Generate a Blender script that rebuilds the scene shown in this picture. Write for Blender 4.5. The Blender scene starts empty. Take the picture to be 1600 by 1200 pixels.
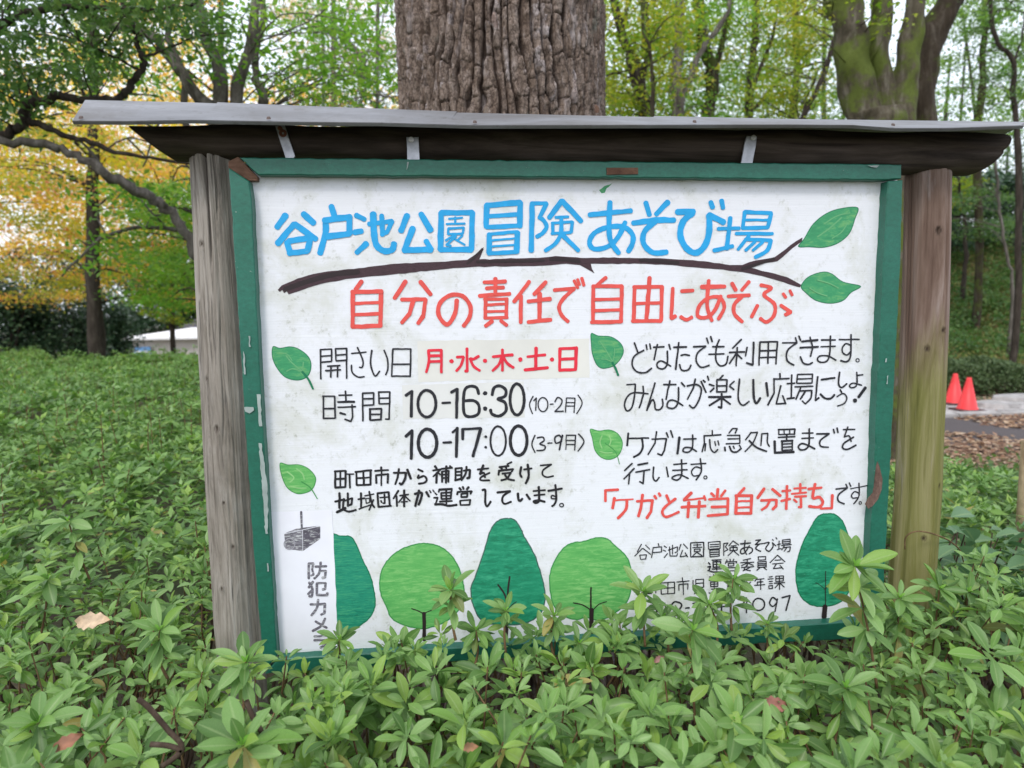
import bpy, math, random
import numpy as np
from mathutils import Vector, noise as mnoise

# ================================================================= camera, sky, sun, exposure
scene = bpy.context.scene
COL = scene.collection
EYE = np.array([0.35064516, -1.3605994, 1.4274154])
RCW = np.array([[0.9940637429, 0.0241178268, -0.1060924382],
                [-0.1081024179, 0.1087597192, -0.9881726523],
                [-0.0122939931, 0.9937754545, 0.1107212888]])
FPX = 1050.0
cam_data = bpy.data.cameras.new("camera")
cam = bpy.data.objects.new("camera", cam_data); COL.objects.link(cam)
from mathutils import Matrix
M4 = Matrix.Identity(4)
for i in range(3):
    for j in range(3): M4[i][j] = RCW[i][j]
    M4[i][3] = EYE[i]
cam.matrix_world = M4
cam_data.sensor_width = 36; cam_data.lens = FPX/1600*36
cam_data.clip_start = 0.02; cam_data.clip_end = 500
cam_data.dof.use_dof = True; cam_data.dof.focus_distance = 1.33; cam_data.dof.aperture_fstop = 4.4
scene.camera = cam

SUN_EL, SUN_AZ = 48, 205          # soft light from the front left, above
world = bpy.data.worlds.new("World"); scene.world = world; world.use_nodes = True
wn = world.node_tree; wn.nodes.clear()
sky = wn.nodes.new("ShaderNodeTexSky"); sky.sky_type = 'NISHITA'; sky.sun_disc = False
sky.sun_elevation = math.radians(SUN_EL); sky.sun_rotation = math.radians(SUN_AZ)
sky.air_density = 1.2; sky.dust_density = 2.5
wmix = wn.nodes.new("ShaderNodeMix"); wmix.data_type = 'RGBA'; wmix.inputs[0].default_value = 0.78
wmix.inputs[7].default_value = (9.6, 10.2, 11.4, 1)   # even cloud cover over the whole sky
wbg = wn.nodes.new("ShaderNodeBackground"); wbg.inputs[1].default_value = 0.13
wout = wn.nodes.new("ShaderNodeOutputWorld")
wn.links.new(sky.outputs[0], wmix.inputs[6]); wn.links.new(wmix.outputs[2], wbg.inputs[0]); wn.links.new(wbg.outputs[0], wout.inputs[0])
sd = bpy.data.lights.new("sun", 'SUN'); sd.energy = 1.3; sd.angle = math.radians(14); sd.color = (1, .96, .9)
sun = bpy.data.objects.new("sun", sd); COL.objects.link(sun)
az = math.radians(SUN_AZ)
sdir = Vector((math.sin(az)*math.cos(math.radians(SUN_EL)), math.cos(az)*math.cos(math.radians(SUN_EL)), math.sin(math.radians(SUN_EL))))
sun.rotation_euler = sdir.to_track_quat('Z', 'Y').to_euler(); sun.location = (0, -3, 8)
scene.view_settings.view_transform = 'Standard'; scene.view_settings.look = 'None'
scene.view_settings.gamma = 1; scene.view_settings.use_curve_mapping = False
scene.view_settings.exposure = 0.36
scene.cycles.max_bounces = 6; scene.cycles.diffuse_bounces = 3; scene.cycles.transmission_bounces = 3
scene.cycles.transparent_max_bounces = 4; scene.cycles.sample_clamp_indirect = 4

rng = np.random.default_rng(11); random.seed(11)

# ================================================================= helpers
def at(px, py, Y):
    """point on the plane Y = const of the place, where the line of sight of photo pixel (px,py) meets it"""
    d = RCW @ np.array([(px-800)/FPX, (600-py)/FPX, -1.0])
    return EYE + d*((Y-EYE[1])/d[1])
def at_many(P, Y):
    P = np.asarray(P, float)
    d = np.stack([(P[:, 0]-800)/FPX, (600-P[:, 1])/FPX, -np.ones(len(P))], 1) @ RCW.T
    Y = np.broadcast_to(np.asarray(Y, float), (len(P),))
    return EYE + d*((Y-EYE[1])/d[:, 1])[:, None]
def proj(P):
    q = (np.asarray(P, float)-EYE) @ RCW
    z = np.maximum(-q[:, 2], 1e-3)
    return np.stack([800+FPX*q[:, 0]/z, 600-FPX*q[:, 1]/z, -q[:, 2]], 1)

def mesh_np(name, V, F, smooth=False, attrs=None, mats=None, midx=None):
    """F: array (n,3) or (n,4), or list of such arrays, or list of polygons"""
    me = bpy.data.meshes.new(name)
    V = np.asarray(V, np.float32)
    if isinstance(F, np.ndarray): F = [F]
    if len(F) and not isinstance(F[0], np.ndarray):
        loops = np.concatenate([np.asarray(f) for f in F]); sizes = np.array([len(f) for f in F])
    else:
        loops = np.concatenate([f.ravel() for f in F]); sizes = np.concatenate([np.full(len(f), f.shape[1]) for f in F])
    starts = np.concatenate([[0], np.cumsum(sizes)[:-1]])
    me.vertices.add(len(V)); me.vertices.foreach_set("co", V.ravel())
    me.loops.add(len(loops)); me.loops.foreach_set("vertex_index", loops.astype(np.int32))
    me.polygons.add(len(sizes)); me.polygons.foreach_set("loop_start", starts.astype(np.int32))
    me.polygons.foreach_set("use_smooth", np.full(len(sizes), bool(smooth)))
    if attrs:
        for k, (dom, v) in attrs.items():
            a = me.attributes.new(k, 'FLOAT', dom); a.data.foreach_set("value", np.asarray(v, np.float32))
    me.update(calc_edges=True)
    return me
def link(name, me, mat=None, parent=None, label=None, cat=None, group=None, kind=None, loc=None):
    o = bpy.data.objects.new(name, me); COL.objects.link(o)
    if mat is not None and me is not None and not me.materials: me.materials.append(mat)
    if parent is not None: o.parent = parent
    if loc is not None: o.location = loc
    if label: o['label'] = label
    if cat: o['category'] = cat
    if group: o['group'] = group
    if kind: o['kind'] = kind
    return o
def thing(name, label, cat, group=None, loc=(0, 0, 0)):
    o = link(name, None, label=label, cat=cat, group=group, loc=loc)
    o.empty_display_size = .1
    return o
def part(name, V, F, mat, root, smooth=False, attrs=None, label=None, kind=None):
    """vertices in world space; the root sits at its own base"""
    off = np.zeros(3); p = root
    while p is not None:
        off += np.array(p.location); p = p.parent
    me = mesh_np(name, np.asarray(V)-off, F, smooth, attrs)
    return link(name, me, mat, root, label=label, kind=kind)

class MB:
    def __init__(s): s.V = []; s.F = []; s.n = 0
    def add(s, V, F):
        V = np.asarray(V, float); s.V.append(V); s.F += [[i+s.n for i in f] for f in F]; s.n += len(V)
    def box(s, a, b, jit=0):
        x0, y0, z0 = a; x1, y1, z1 = b
        V = [(x0,y0,z0),(x1,y0,z0),(x1,y1,z0),(x0,y1,z0),(x0,y0,z1),(x1,y0,z1),(x1,y1,z1),(x0,y1,z1)]
        V = np.array(V, float)+rng.normal(0, 1, (8, 3))*jit
        s.add(V, [(0,3,2,1),(4,5,6,7),(0,1,5,4),(1,2,6,5),(2,3,7,6),(3,0,4,7)])
    def get(s): return np.concatenate(s.V), s.F

def tube(P, R, sides=8, caps=True, wob=0.0, seed=0):
    """swept tube through points P with radii R"""
    P = np.asarray(P, float); R = np.broadcast_to(np.asarray(R, float), (len(P),))
    T = np.gradient(P, axis=0); T /= np.linalg.norm(T, axis=1)[:, None]+1e-12
    ref = np.array([0, 1., 0]) if abs(T[0][1]) < .8 else np.array([1., 0, 0])
    V = []
    r0 = np.random.default_rng(seed)
    ph = r0.uniform(0, 6.28, 4)
    for i, (p, t, r) in enumerate(zip(P, T, R)):
        u = np.cross(t, ref); u /= np.linalg.norm(u)+1e-12; w = np.cross(t, u)
        a = np.arange(sides)*2*math.pi/sides
        rr = r*(1+wob*(np.sin(2*a+ph[0]+i*.37)+.6*np.sin(3*a+ph[1]-i*.53)))
        V.append(p+np.outer(np.cos(a)*rr, u)+np.outer(np.sin(a)*rr, w))
    n = len(P); V = np.concatenate(V)
    i = np.arange(n-1)[:, None]*sides; j = np.arange(sides)[None]; k = (j+1) % sides
    Q = np.stack([i+j, i+k, i+sides+k, i+sides+j], -1).reshape(-1, 4)
    F = [list(q) for q in Q]
    if caps: F += [list(range(sides))[::-1], [(n-1)*sides+q for q in range(sides)]]
    return V, F
def smooth_path(P, n=6, closed=False):
    P = np.asarray(P, float); out = []
    m = len(P)
    for i in range(m if closed else m-1):
        if closed: a, b, c, d = P[(i-1) % m], P[i], P[(i+1) % m], P[(i+2) % m]
        else: a, b, c, d = P[max(i-1, 0)], P[i], P[i+1], P[min(i+2, m-1)]
        for t in np.arange(n)/n:
            out.append(.5*((2*b)+(c-a)*t+(2*a-5*b+4*c-d)*t*t+(3*b-a-3*c+d)*t**3))
    if not closed: out.append(P[-1])
    return np.array(out)

# ---------------------------------------------------------------- procedural materials
def mat_new(name):
    m = bpy.data.materials.new(name); m.use_nodes = True
    nt = m.node_tree; b = nt.nodes["Principled BSDF"]
    return m, nt, b, nt.nodes["Material Output"]
def N(nt, t, **kw):
    n = nt.nodes.new(t)
    for k, v in kw.items():
        if k.startswith('i_'):
            k = k[2:]; n.inputs[int(k) if k.isdigit() else k.replace('_', ' ')].default_value = v
        else: setattr(n, k, v)
    return n
def coords(nt, scale=(1, 1, 1), rot=(0, 0, 0), loc=(0, 0, 0)):
    tc = N(nt, "ShaderNodeTexCoord"); mp = N(nt, "ShaderNodeMapping")
    mp.inputs['Scale'].default_value = scale; mp.inputs['Rotation'].default_value = rot; mp.inputs['Location'].default_value = loc
    nt.links.new(tc.outputs['Object'], mp.inputs[0]); return mp.outputs[0]
def noise_tex(nt, vec, scale, detail=4, rough=.55, dist=0):
    n = N(nt, "ShaderNodeTexNoise"); n.inputs['Scale'].default_value = scale; n.inputs['Detail'].default_value = detail
    n.inputs['Roughness'].default_value = rough; n.inputs['Distortion'].default_value = dist
    nt.links.new(vec, n.inputs['Vector']); return n.outputs[0]
def ramp(nt, fac, stops):
    r = N(nt, "ShaderNodeValToRGB"); e = r.color_ramp.elements
    while len(e) < len(stops): e.new(.5)
    for q, (p, c) in zip(e, stops):
        q.position = p; q.color = tuple(c)+(1,) if len(c) == 3 else c
    nt.links.new(fac, r.inputs[0]); return r.outputs[0]
def mixc(nt, fac, a, b, mode='MIX'):
    m = N(nt, "ShaderNodeMix", data_type='RGBA', blend_type=mode)
    for v, i in ((fac, 0), (a, 6), (b, 7)):
        if isinstance(v, (int, float)): m.inputs[i].default_value = v
        elif isinstance(v, tuple): m.inputs[i].default_value = v+(1,) if len(v) == 3 else v
        else: nt.links.new(v, m.inputs[i])
    return m.outputs[2]
def bump(nt, b, h, strength=.4, dist=.01):
    n = N(nt, "ShaderNodeBump"); n.inputs['Strength'].default_value = strength; n.inputs['Distance'].default_value = dist
    nt.links.new(h, n.inputs['Height']); nt.links.new(n.outputs[0], b.inputs['Normal'])
def g3(v): return (v, v, v)

def leaf_mat(name, stops, trans=.35, rough=.45, spec=.35, sheen=None):
    """leaf colour picked per leaf (its own number plus the object's), part of the light passes through"""
    m, nt, b, out = mat_new(name)
    at_ = N(nt, "ShaderNodeAttribute", attribute_name='tint'); oi = N(nt, "ShaderNodeObjectInfo")
    ad = N(nt, "ShaderNodeMath", operation='ADD'); nt.links.new(at_.outputs['Fac'], ad.inputs[0]); nt.links.new(oi.outputs['Random'], ad.inputs[1])
    fr = N(nt, "ShaderNodeMath", operation='FRACT'); nt.links.new(ad.outputs[0], fr.inputs[0])
    col = ramp(nt, fr.outputs[0], stops)
    nz = noise_tex(nt, coords(nt), 60, 2)
    rb_ = N(nt, "ShaderNodeAttribute", attribute_name='rib')
    rf = ramp(nt, rb_.outputs['Fac'], [(.82, g3(0)), (.97, g3(.38))])
    col = mixc(nt, rf, col, (.30, .40, .17))
    col = mixc(nt, .25, col, ramp(nt, nz, [(.3, g3(.45)), (.7, g3(.95))]), 'OVERLAY')
    nt.links.new(col, b.inputs['Base Color'])
    b.inputs['Roughness'].default_value = rough; b.inputs['Specular IOR Level'].default_value = spec
    tr = N(nt, "ShaderNodeBsdfTranslucent")
    hs = N(nt, "ShaderNodeHueSaturation", i_Saturation=1.1, i_Value=1.35); nt.links.new(col, hs.inputs['Color']); nt.links.new(hs.outputs[0], tr.inputs[0])
    mx = N(nt, "ShaderNodeMixShader"); mx.inputs[0].default_value = trans
    nt.links.new(b.outputs[0], mx.inputs[1]); nt.links.new(tr.outputs[0], mx.inputs[2]); nt.links.new(mx.outputs[0], out.inputs[0])
    return m
def plain_mat(name, c, rough=.6, metal=0, var=.2, scale=30, bmp=.15, spec=.4, stretch=(1, 1, 1)):
    m, nt, b, out = mat_new(name)
    nz = noise_tex(nt, coords(nt, stretch), scale, 5)
    lo = tuple(x*(1-var) for x in c); hi = tuple(min(1, x*(1+var)) for x in c)
    nt.links.new(ramp(nt, nz, [(.3, lo), (.7, hi)]), b.inputs['Base Color'])
    b.inputs['Roughness'].default_value = rough; b.inputs['Metallic'].default_value = metal; b.inputs['Specular IOR Level'].default_value = spec
    if bmp: bump(nt, b, nz, bmp, .003)
    return m
def bark_mat(name, dark, mid, light, moss=None, moss_lo=.5, scale=14, stretch=(1, 1, .18), bmp=.9):
    m, nt, b, out = mat_new(name)
    v = coords(nt, stretch)
    n1 = noise_tex(nt, v, scale, 8, .65, .4); n2 = noise_tex(nt, coords(nt), scale*2.5, 6, .7)
    col = ramp(nt, n1, [(.3, dark), (.52, mid), (.75, light)])
    col = mixc(nt, .45, col, ramp(nt, n2, [(.3, g3(.3)), (.7, g3(.8))]), 'OVERLAY')
    if moss:
        n3 = noise_tex(nt, coords(nt), 3.2, 6, .65)
        col = mixc(nt, ramp(nt, n3, [(moss_lo, g3(0)), (moss_lo+.1, g3(1))]), col, mixc(nt, n2, tuple(x*.55 for x in moss), tuple(x*1.35 for x in moss)))
    nt.links.new(col, b.inputs['Base Color']); b.inputs['Roughness'].default_value = .9; b.inputs['Specular IOR Level'].default_value = .15
    bump(nt, b, n1, bmp, .02)
    return m
# ---------------------------------------------------------------- hand painted writing, stroke by stroke
# (x0, y0, scale) of the tracing grid, lettering name, paint, brush width, strokes ("~" curved, "w" width, "o" ring)
LETTERING = [
((400,290,4),'title_lettering','blue',39,
"185,185 130,262;295,175 362,235;135,362 240,240 375,335;205,347 330,327;192,352 215,425;205,422 320,410;340,322 320,410;"
"470,127 490,190;425,217 590,195;583,195 585,300;445,318 585,300;~432,215 435,290 400,425;"
"w34 625,185 680,212;w34 615,292 662,284;w36 690,362 628,420;w30 705,240 850,222;w30 850,222 820,290 790,300;w30 785,185 790,310;~732,175 737,290 752,370 800,408 850,400 863,360;"
"945,185 905,285;1030,175 1092,280;980,265 928,400;925,402 1095,400;w34 1062,345 1098,400;"
"w36 1157,170 1352,168 1347,400 1152,400 1157,170;w14 1205,207 1290,200;w14 1245,197 1245,240;w14 1190,240 1305,237;w15 1202,268 1298,262 1292,300 1200,303 1202,268;w14 1245,305 1185,343;w15 1250,315 1190,370 1218,377;w14 1235,330 1305,370;w14 1290,312 1255,345"),
((740,290,5),'title_lettering','blue',40,
"w45 102,150 98,325;w46 100,155 365,132;w45 365,132 360,320;w36 115,240 355,224;w36 100,325 360,312;w42 123,378 120,525;w28 120,380 345,360;w44 342,365 335,520;w17 140,428 330,410;w17 140,476 330,462;w34 115,530 340,518;"
"w40 458,135 450,510;w34 460,140 570,138;w34 570,140 515,250;w34 ~512,248 545,270 570,320 540,370 492,400;w42 590,252 690,118 842,280;w24 640,248 740,243;w26 618,292 620,375;w24 612,293 770,282;w28 772,283 762,362;w24 610,375 762,365;w32 ~685,250 682,370 640,450 560,508;w36 695,385 820,508;"
"w40 905,228 1232,196;w42 ~1066,128 1058,300 1070,430 1135,528;w40 ~1185,285 1130,400 1050,475 945,495 905,445 945,370 1050,325 1170,322 1240,380 1242,450 1208,515"),
((1000,290,4),'title_lettering','blue',34,
"36,105 60,185;175,103 100,180;w36 -44,234 90,215 215,215;w36 ~100,222 30,285 22,360 80,418 168,415;"
"w38 232,165 338,162;w38 ~330,170 270,225 252,310 290,390 350,420 405,375 432,290 432,185;w38 432,182 525,230;w30 442,102 455,138;w30 510,92 520,142;"
"w28 565,200 543,395;w24 488,270 622,266;w28 462,405 580,378;w26 655,165 642,265;w26 655,165 822,172;w26 820,175 798,262;w18 665,215 800,215;w24 640,265 798,262;w24 600,300 830,300;w22 682,315 612,400;w24 660,335 818,342;w26 ~818,342 795,405 720,448;w20 720,350 660,405;w20 768,352 705,405"),
((400,290,4),'subtitle_lettering','red',28,
"660,598 622,650;605,665 603,880;600,665 787,662;782,665 777,880;600,882 780,876;w22 615,737 775,730;w22 615,807 775,800;"
"935,598 865,705;1027,600 1093,682;w25 910,712 1060,710;w27 1060,712 1045,815 1012,862;w27 985,715 960,800 910,858;"
"~1255,715 1243,800 1195,868 1142,810 1150,735 1215,685 1290,690 1338,750 1335,820 1297,878"),
((740,290,5),'subtitle_lettering','red',31,
"170,725 170,850;80,755 250,748;100,803 235,796;45,862 285,845;w30 93,885 90,1035;w26 85,888 265,885;w30 258,885 255,1032;w22 100,932 250,925;w22 100,984 250,980;w26 85,1035 265,1030;145,1058 92,1098;212,1055 260,1092;"
"435,748 315,908;370,860 368,1072;565,752 472,850;425,905 600,885;w36 515,840 515,1060;425,1066 605,1048;"
"630,817 790,803;~785,805 700,885 668,950 690,1015 738,1062;w24 785,742 815,800;w24 812,732 828,775;w26 845,722 862,780;"
"w28 1035,718 950,790;935,790 933,1065;w30 930,786 1160,785;1158,785 1152,1065;920,1068 1152,1063;w27 945,890 1150,885;w27 950,977 1145,970;"
"w34 1375,718 1350,1060;1258,795 1250,1060;1250,793 1475,790;1472,790 1465,1055;1240,1058 1465,1058;w27 1265,922 1465,915"),
((1000,290,4),'subtitle_lettering','red',24,
"205,640 195,830;197,830 222,815;260,660 333,655;~255,820 290,838 325,822;"
"w28 385,633 532,630;~430,592 420,750 450,845;~505,690 470,775 420,822 362,815 372,750 430,702 500,700 527,760 490,835;"
"575,610 600,655;682,600 635,655;550,692 685,685;~640,692 592,740 590,800 640,852;"
"~755,622 820,640 775,682 840,740 838,810 792,852 752,830;735,748 697,822;880,748 942,790 908,808;w20 895,675 912,700;w20 937,655 952,685"),
((620,520,5),'opening_days_lettering','crimson',22,
"~247,138 250,225 230,308;245,138 350,135;348,135 348,310;255,180 345,178;250,225 345,222;w34 427,222 428,222;"
"548,122 550,300 535,298;470,190 522,187;~522,190 500,255 465,298;~640,182 600,205 575,200;~572,200 600,260 648,295;w34 690,218 691,218;"
"825,130 825,296;750,187 905,172;~820,192 795,250 748,296;~832,190 865,240 912,272;w34 965,208 966,208;"
"w26 1088,118 1085,285;1020,187 1160,172;w26 1000,290 1180,272;w34 1213,208 1214,208;"
"w24 1275,125 1272,292;w24 1270,125 1408,118;w26 1402,120 1396,288;1275,207 1400,200;w24 1270,292 1400,286"),
((620,520,5),'opening_hours_lettering','black',24,
"70,490 115,458;118,455 113,655;o 235,553,70,105;w20 355,548 418,545;425,465 470,440;472,438 466,665;~640,478 622,428 570,418 530,450 520,560 532,640 585,655 638,630 640,565 600,530 528,532;w34 690,472 691,472;w34 690,592 691,592;"
"~745,485 760,430 805,415 850,445 845,495 790,518 845,545 852,610 800,650 745,635 732,600;o 940,520,55,122;"
"w10 ~1065,495 1037,560 1060,632;w10 1070,530 1090,508 1085,606;w10 o 1142,560,38,55;w10 1198,558 1222,556;w11 ~1235,540 1257,505 1290,525 1280,565 1235,615;w11 1235,615 1302,612;w9 1325,510 1318,620;w9 1325,508 1392,510 1385,625;w9 1330,545 1385,545;w9 1330,572 1385,572;w10 ~1415,485 1448,550 1405,632;"
"w25 70,810 115,768;w25 118,762 112,985;w27 o 240,862,72,110;w18 362,858 425,855;w18 435,778 470,748;w24 472,742 465,970;w24 515,832 515,752;w20 515,752 655,745;w26 655,748 595,965;w22 695,812 696,812;w22 695,895 696,895;w16 o 792,845,60,115;w25 o 952,842,65,115;"
"w11 ~1080,800 1055,870 1080,935;w12 ~1097,820 1140,815 1150,842 1118,868 1158,885 1148,915 1093,920;w11 1180,862 1214,860;w13 ~1288,820 1265,800 1235,820 1245,862 1290,845;w13 1295,800 1270,915;w9 1325,800 1320,912;w10 1325,800 1397,800 1390,918;w9 1330,840 1390,840;w9 1330,872 1390,872;w11 ~1420,790 1462,850 1415,925"),
((400,520,5.333),'opening_days_heading','black',14,
"537,140 540,385;535,140 630,135 630,235;545,195 625,190;545,245 628,238;660,133 755,130 755,380;662,135 666,230;668,186 750,180;668,234 750,228;595,278 700,272;580,315 705,308;625,278 622,370;680,275 678,368;"
"795,172 918,160;~845,122 890,230 885,285 862,287;~795,268 802,330 850,368 902,365;~965,145 955,260 990,358 1030,320;~1067,145 1095,220 1098,300 1080,350;"
"1140,138 1130,360;1140,135 1290,135 1285,360;1145,262 1285,260;1130,362 1288,362;"
"560,530 562,715;555,528 655,528 660,710;565,632 655,630;560,713 660,712;690,520 800,518;745,485 750,575;w19 682,577 820,575;682,620 830,615;800,600 805,700 790,738 740,720;w17 700,668 745,680;"
"888,505 890,735;888,503 980,500 980,600;890,550 980,548;890,605 980,600;1020,494 1115,492 1110,720 1078,718;1022,495 1026,590;1028,545 1108,543;1028,592 1110,590;w17 950,640 950,725;w17 945,635 1045,632 1040,725;952,680 1040,678;w17 950,728 1040,722"),
((920,510,6.667),'welcome_lettering','black',18,
"475,170 515,280;~655,435 590,480 500,470 452,400 475,310 575,247;598,190 607,243;635,180 645,235;"
"675,217 785,212;715,187 680,348;835,187 850,240;~818,255 818,385 780,440 722,430 712,385 760,360 855,415;"
"w20 885,217 1020,213;w20 938,168 905,448;~960,302 1000,293 1050,302;~945,395 970,455 1035,452 1065,402;"
"w20 1090,212 1220,205;~1218,208 1135,275 1120,360 1170,425 1255,405;1228,120 1245,175;1270,105 1287,160;"
"1290,210 1410,210;1250,290 1410,285;~1360,138 1330,220 1325,350 1370,410 1430,390 1450,310;"
"w17 395,607 485,600;~485,602 478,710 450,840 400,880 372,820 400,735 470,690 620,702;565,622 572,700 525,848;"
"690,588 605,875;~610,860 660,765 685,795 695,860 740,865 772,820 765,755;"
"780,605 910,605;845,565 805,760;965,585 1000,625;~935,635 932,780 890,850 820,840 830,780 890,770 982,825;"
"~1025,620 1120,605 1172,650 1150,760 1095,848 1048,820;1110,547 1090,640 1027,760;1170,572 1222,688;w20 1192,560 1212,580;1237,518 1250,560;"
"1400,508 1362,550;1335,557 1335,680;1335,555 1440,555 1435,680;1335,620 1435,618;1335,682 1435,680;1255,602 1305,620;1265,680 1305,642;1515,572 1470,612;1467,622 1513,658;w25 1250,735 1480,732;w22 1385,700 1382,848 1350,838;w20 1370,752 1255,825;w20 1395,750 1475,810"),
((1130,510,6.154),'welcome_lettering','black',17,
"175,125 90,210;60,250 205,245;135,202 125,380;125,262 60,357;140,272 180,310;230,200 215,285;w20 293,152 287,365;w20 285,370 225,350;"
"355,150 345,372;355,150 522,147 508,362;350,235 510,230;355,300 515,296;435,150 430,355;"
"w14 570,158 712,155;~708,158 620,230 615,325 680,372;695,107 708,150;728,92 745,135;"
"w22 758,145 910,130;w20 740,205 915,195;835,102 862,200 840,288;~742,290 770,350 820,365 860,347;"
"945,130 1080,130;w15 940,195 1080,190;~1032,92 1025,255 1000,330 940,345 907,320 930,285 1010,285 1085,325;"
"w15 1115,125 1310,125;~1230,78 1225,280 1190,338 1130,328;w15 ~1225,180 1180,165 1147,205 1150,250 1190,275 1222,245;w9 o 1293,325,16,16;"
"~158,505 145,690 188,758 250,720;w22 ~290,512 295,680 320,738 357,688;w22 415,542 430,668;"
"545,452 548,500;485,505 635,500;490,507 490,640 430,755;555,570 510,745;510,745 600,740;572,665 602,745;"
"660,465 655,690;615,550 690,545;615,695 685,686;w15 715,465 707,545;w15 715,462 860,458 855,545;w15 710,505 855,500;w15 710,546 850,545;w15 690,580 865,575;745,592 700,700;740,620 852,615;~852,615 842,690 790,745;790,625 742,700;w14 790,745 760,715;"
"910,482 888,710;888,712 922,685;w20 945,512 1075,495;w20 ~935,650 980,690 1035,692 1072,655;"
"~1120,440 1110,550 1140,587 1190,550;w15 ~1285,440 1285,560 1240,590 1215,570 1250,545 1333,565;w14 1290,470 1345,464;"
"1125,607 1140,635;w14 ~1095,675 1155,645 1190,685 1165,740 1100,765;w30 1368,588 1302,680;w40 1268,712 1269,712"),
((900,650,6.154),'first_aid_lettering','black',16,
"w19 503,165 492,285;w16 500,215 700,212;w21 ~635,215 642,300 612,360 555,395;"
"730,222 870,218;870,218 850,330 825,378 785,362;775,150 760,260 693,370;870,160 887,205;910,140 932,205;"
"w24 995,205 975,362;1035,222 1155,218;~1122,180 1120,300 1080,347 1030,338 1045,305 1100,305 1160,340;"
"w14 1310,138 1312,180;w16 1230,190 1395,180;1232,190 1235,260 1212,345;w14 1247,265 1240,335;~1285,225 1295,310 1330,350 1365,320;w13 1335,245 1343,285;w13 1365,237 1375,280;"
"540,455 467,525;560,503 460,605;515,560 506,655;w18 595,470 690,452;575,540 710,515;655,530 645,650 612,630;"
"~747,490 742,590 768,625 800,590;870,490 887,585;"
"940,466 1065,455;930,522 1070,516;~1015,420 1015,565 975,615 925,600 940,580 1000,565 1080,600;"
"w14 1105,465 1250,456;~1195,410 1205,530 1155,615;w14 ~1195,500 1150,490 1112,530 1130,575 1190,568;w10 o 1245,590,15,15"),
((1130,650,6.154),'first_aid_lettering','black',14,
"90,120 55,165;90,120 135,120 115,165;40,186 160,185 160,262;45,220 150,218;28,268 160,262;w17 15,300 20,335;w17 ~60,290 85,340 130,345 175,310;w15 97,290 107,312;w15 155,280 168,300;"
"270,157 215,230;265,162 330,155;~330,157 285,260 210,342;w18 ~250,235 320,300 418,340;372,170 363,285;372,170 430,166;~430,168 425,250 445,292;"
"w15 535,130 535,180;w17 530,130 690,125 685,178;w15 535,178 685,175;w13 585,130 588,178;w13 640,130 640,175;w16 530,205 690,198;w16 612,180 610,235;w20 560,242 670,235;w16 567,240 567,330;w16 665,235 665,325;w14 570,270 660,265;w14 570,300 660,295;w15 565,330 670,325;w24 495,242 498,350;w24 495,352 680,345;"
"w15 760,165 865,163;w15 755,215 870,210;w17 ~828,122 825,270 790,320 740,322 725,290 770,265 882,315;"
"w17 900,172 1020,170;w17 ~1018,172 935,235 940,290 1012,300;w16 1060,127 1070,165;w16 1095,115 1105,160;"
"w15 1155,130 1268,128;w15 1200,105 1165,200;w15 ~1165,200 1212,192 1232,245;w17 ~1255,202 1165,260 1150,305 1195,320 1278,280"),
((900,650,6.154),'injury_and_lunch_lettering','red',26,
"405,708 285,715;283,712 283,820;w30 370,788 352,888;w17 375,812 550,800;w28 ~490,815 478,900 402,985;"
"w26 585,820 740,812;w28 640,757 625,880 600,965;w28 735,812 720,920 680,982;755,768 773,795;797,742 812,768;"
"870,762 900,832;~958,795 860,872 830,925 870,970 990,922;"
"w32 1110,738 1040,805;w20 1035,812 1225,790;w24 1232,768 1245,808;w28 1015,877 1245,866;w30 1085,830 1075,975;w30 1187,820 1175,978;"
"w28 1365,702 1357,785;1300,742 1330,772;1437,715 1395,772;w24 1280,802 1465,792;w28 1462,795 1457,945;w28 1305,875 1450,872;w26 1265,960 1460,943"),
((1130,650,6.154),'injury_and_lunch_lettering','red',26,
"205,692 148,755;w30 128,765 120,940;w28 120,767 280,765;w30 275,765 268,940;w20 140,822 275,816;w20 140,882 270,876;w30 120,937 270,935;"
"w30 395,697 330,790;w30 472,702 552,768;365,812 515,806;450,812 420,870 370,903;w28 512,806 510,865 475,898;"
"615,672 607,895;w22 568,722 648,715;w24 558,817 645,797;w24 742,652 742,735;w20 682,697 798,690;w20 660,748 800,735;w22 690,775 800,770;w24 747,770 750,878 725,875;w22 680,802 708,828;"
"w26 820,702 948,688;w27 ~885,652 862,785 925,780 958,830 920,875 825,868;w26 1050,760 1045,885;w24 1048,886 937,890"),
((1130,650,6.154),'injury_and_lunch_ending','black',14,
"1085,702 1195,690;w16 ~1195,692 1112,755 1108,815 1165,845;w15 1180,655 1195,688;w15 1212,642 1228,678;"
"w11 1225,700 1405,663;~1305,645 1305,770 1255,845;w13 ~1300,740 1265,727 1235,760 1245,788 1290,785;w9 o 1318,835,12,13"),
((420,710,6.667),'sponsor_lettering','ink',22,
"692,172 692,340;685,177 800,170 797,340;690,257 795,252;w18 745,175 745,340;690,345 800,340;w14 810,205 885,205;w20 840,212 845,350;"
"912,182 915,320;900,182 1070,165;1060,168 1060,315;w20 920,247 1060,237;985,175 990,315;915,320 1062,315;"
"w22 1170,132 1172,170;w20 1105,172 1245,162;w22 1117,225 1120,300;1115,217 1245,205;w24 1242,205 1238,298;w16 1175,170 1172,325;"
"1300,192 1428,190;w26 ~1425,190 1420,250 1385,310 1362,300;1355,150 1342,240 1317,312;w28 1442,157 1480,255;"
"1555,155 1605,178;~1562,215 1555,247 1615,225 1645,262 1620,295 1560,305;"
"w24 690,492 790,468;w26 735,402 735,560;w28 708,603 800,558;w18 775,488 868,455;w22 868,455 862,518 840,528;w22 822,402 825,540;~782,462 775,560 830,595 908,578;"
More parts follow.
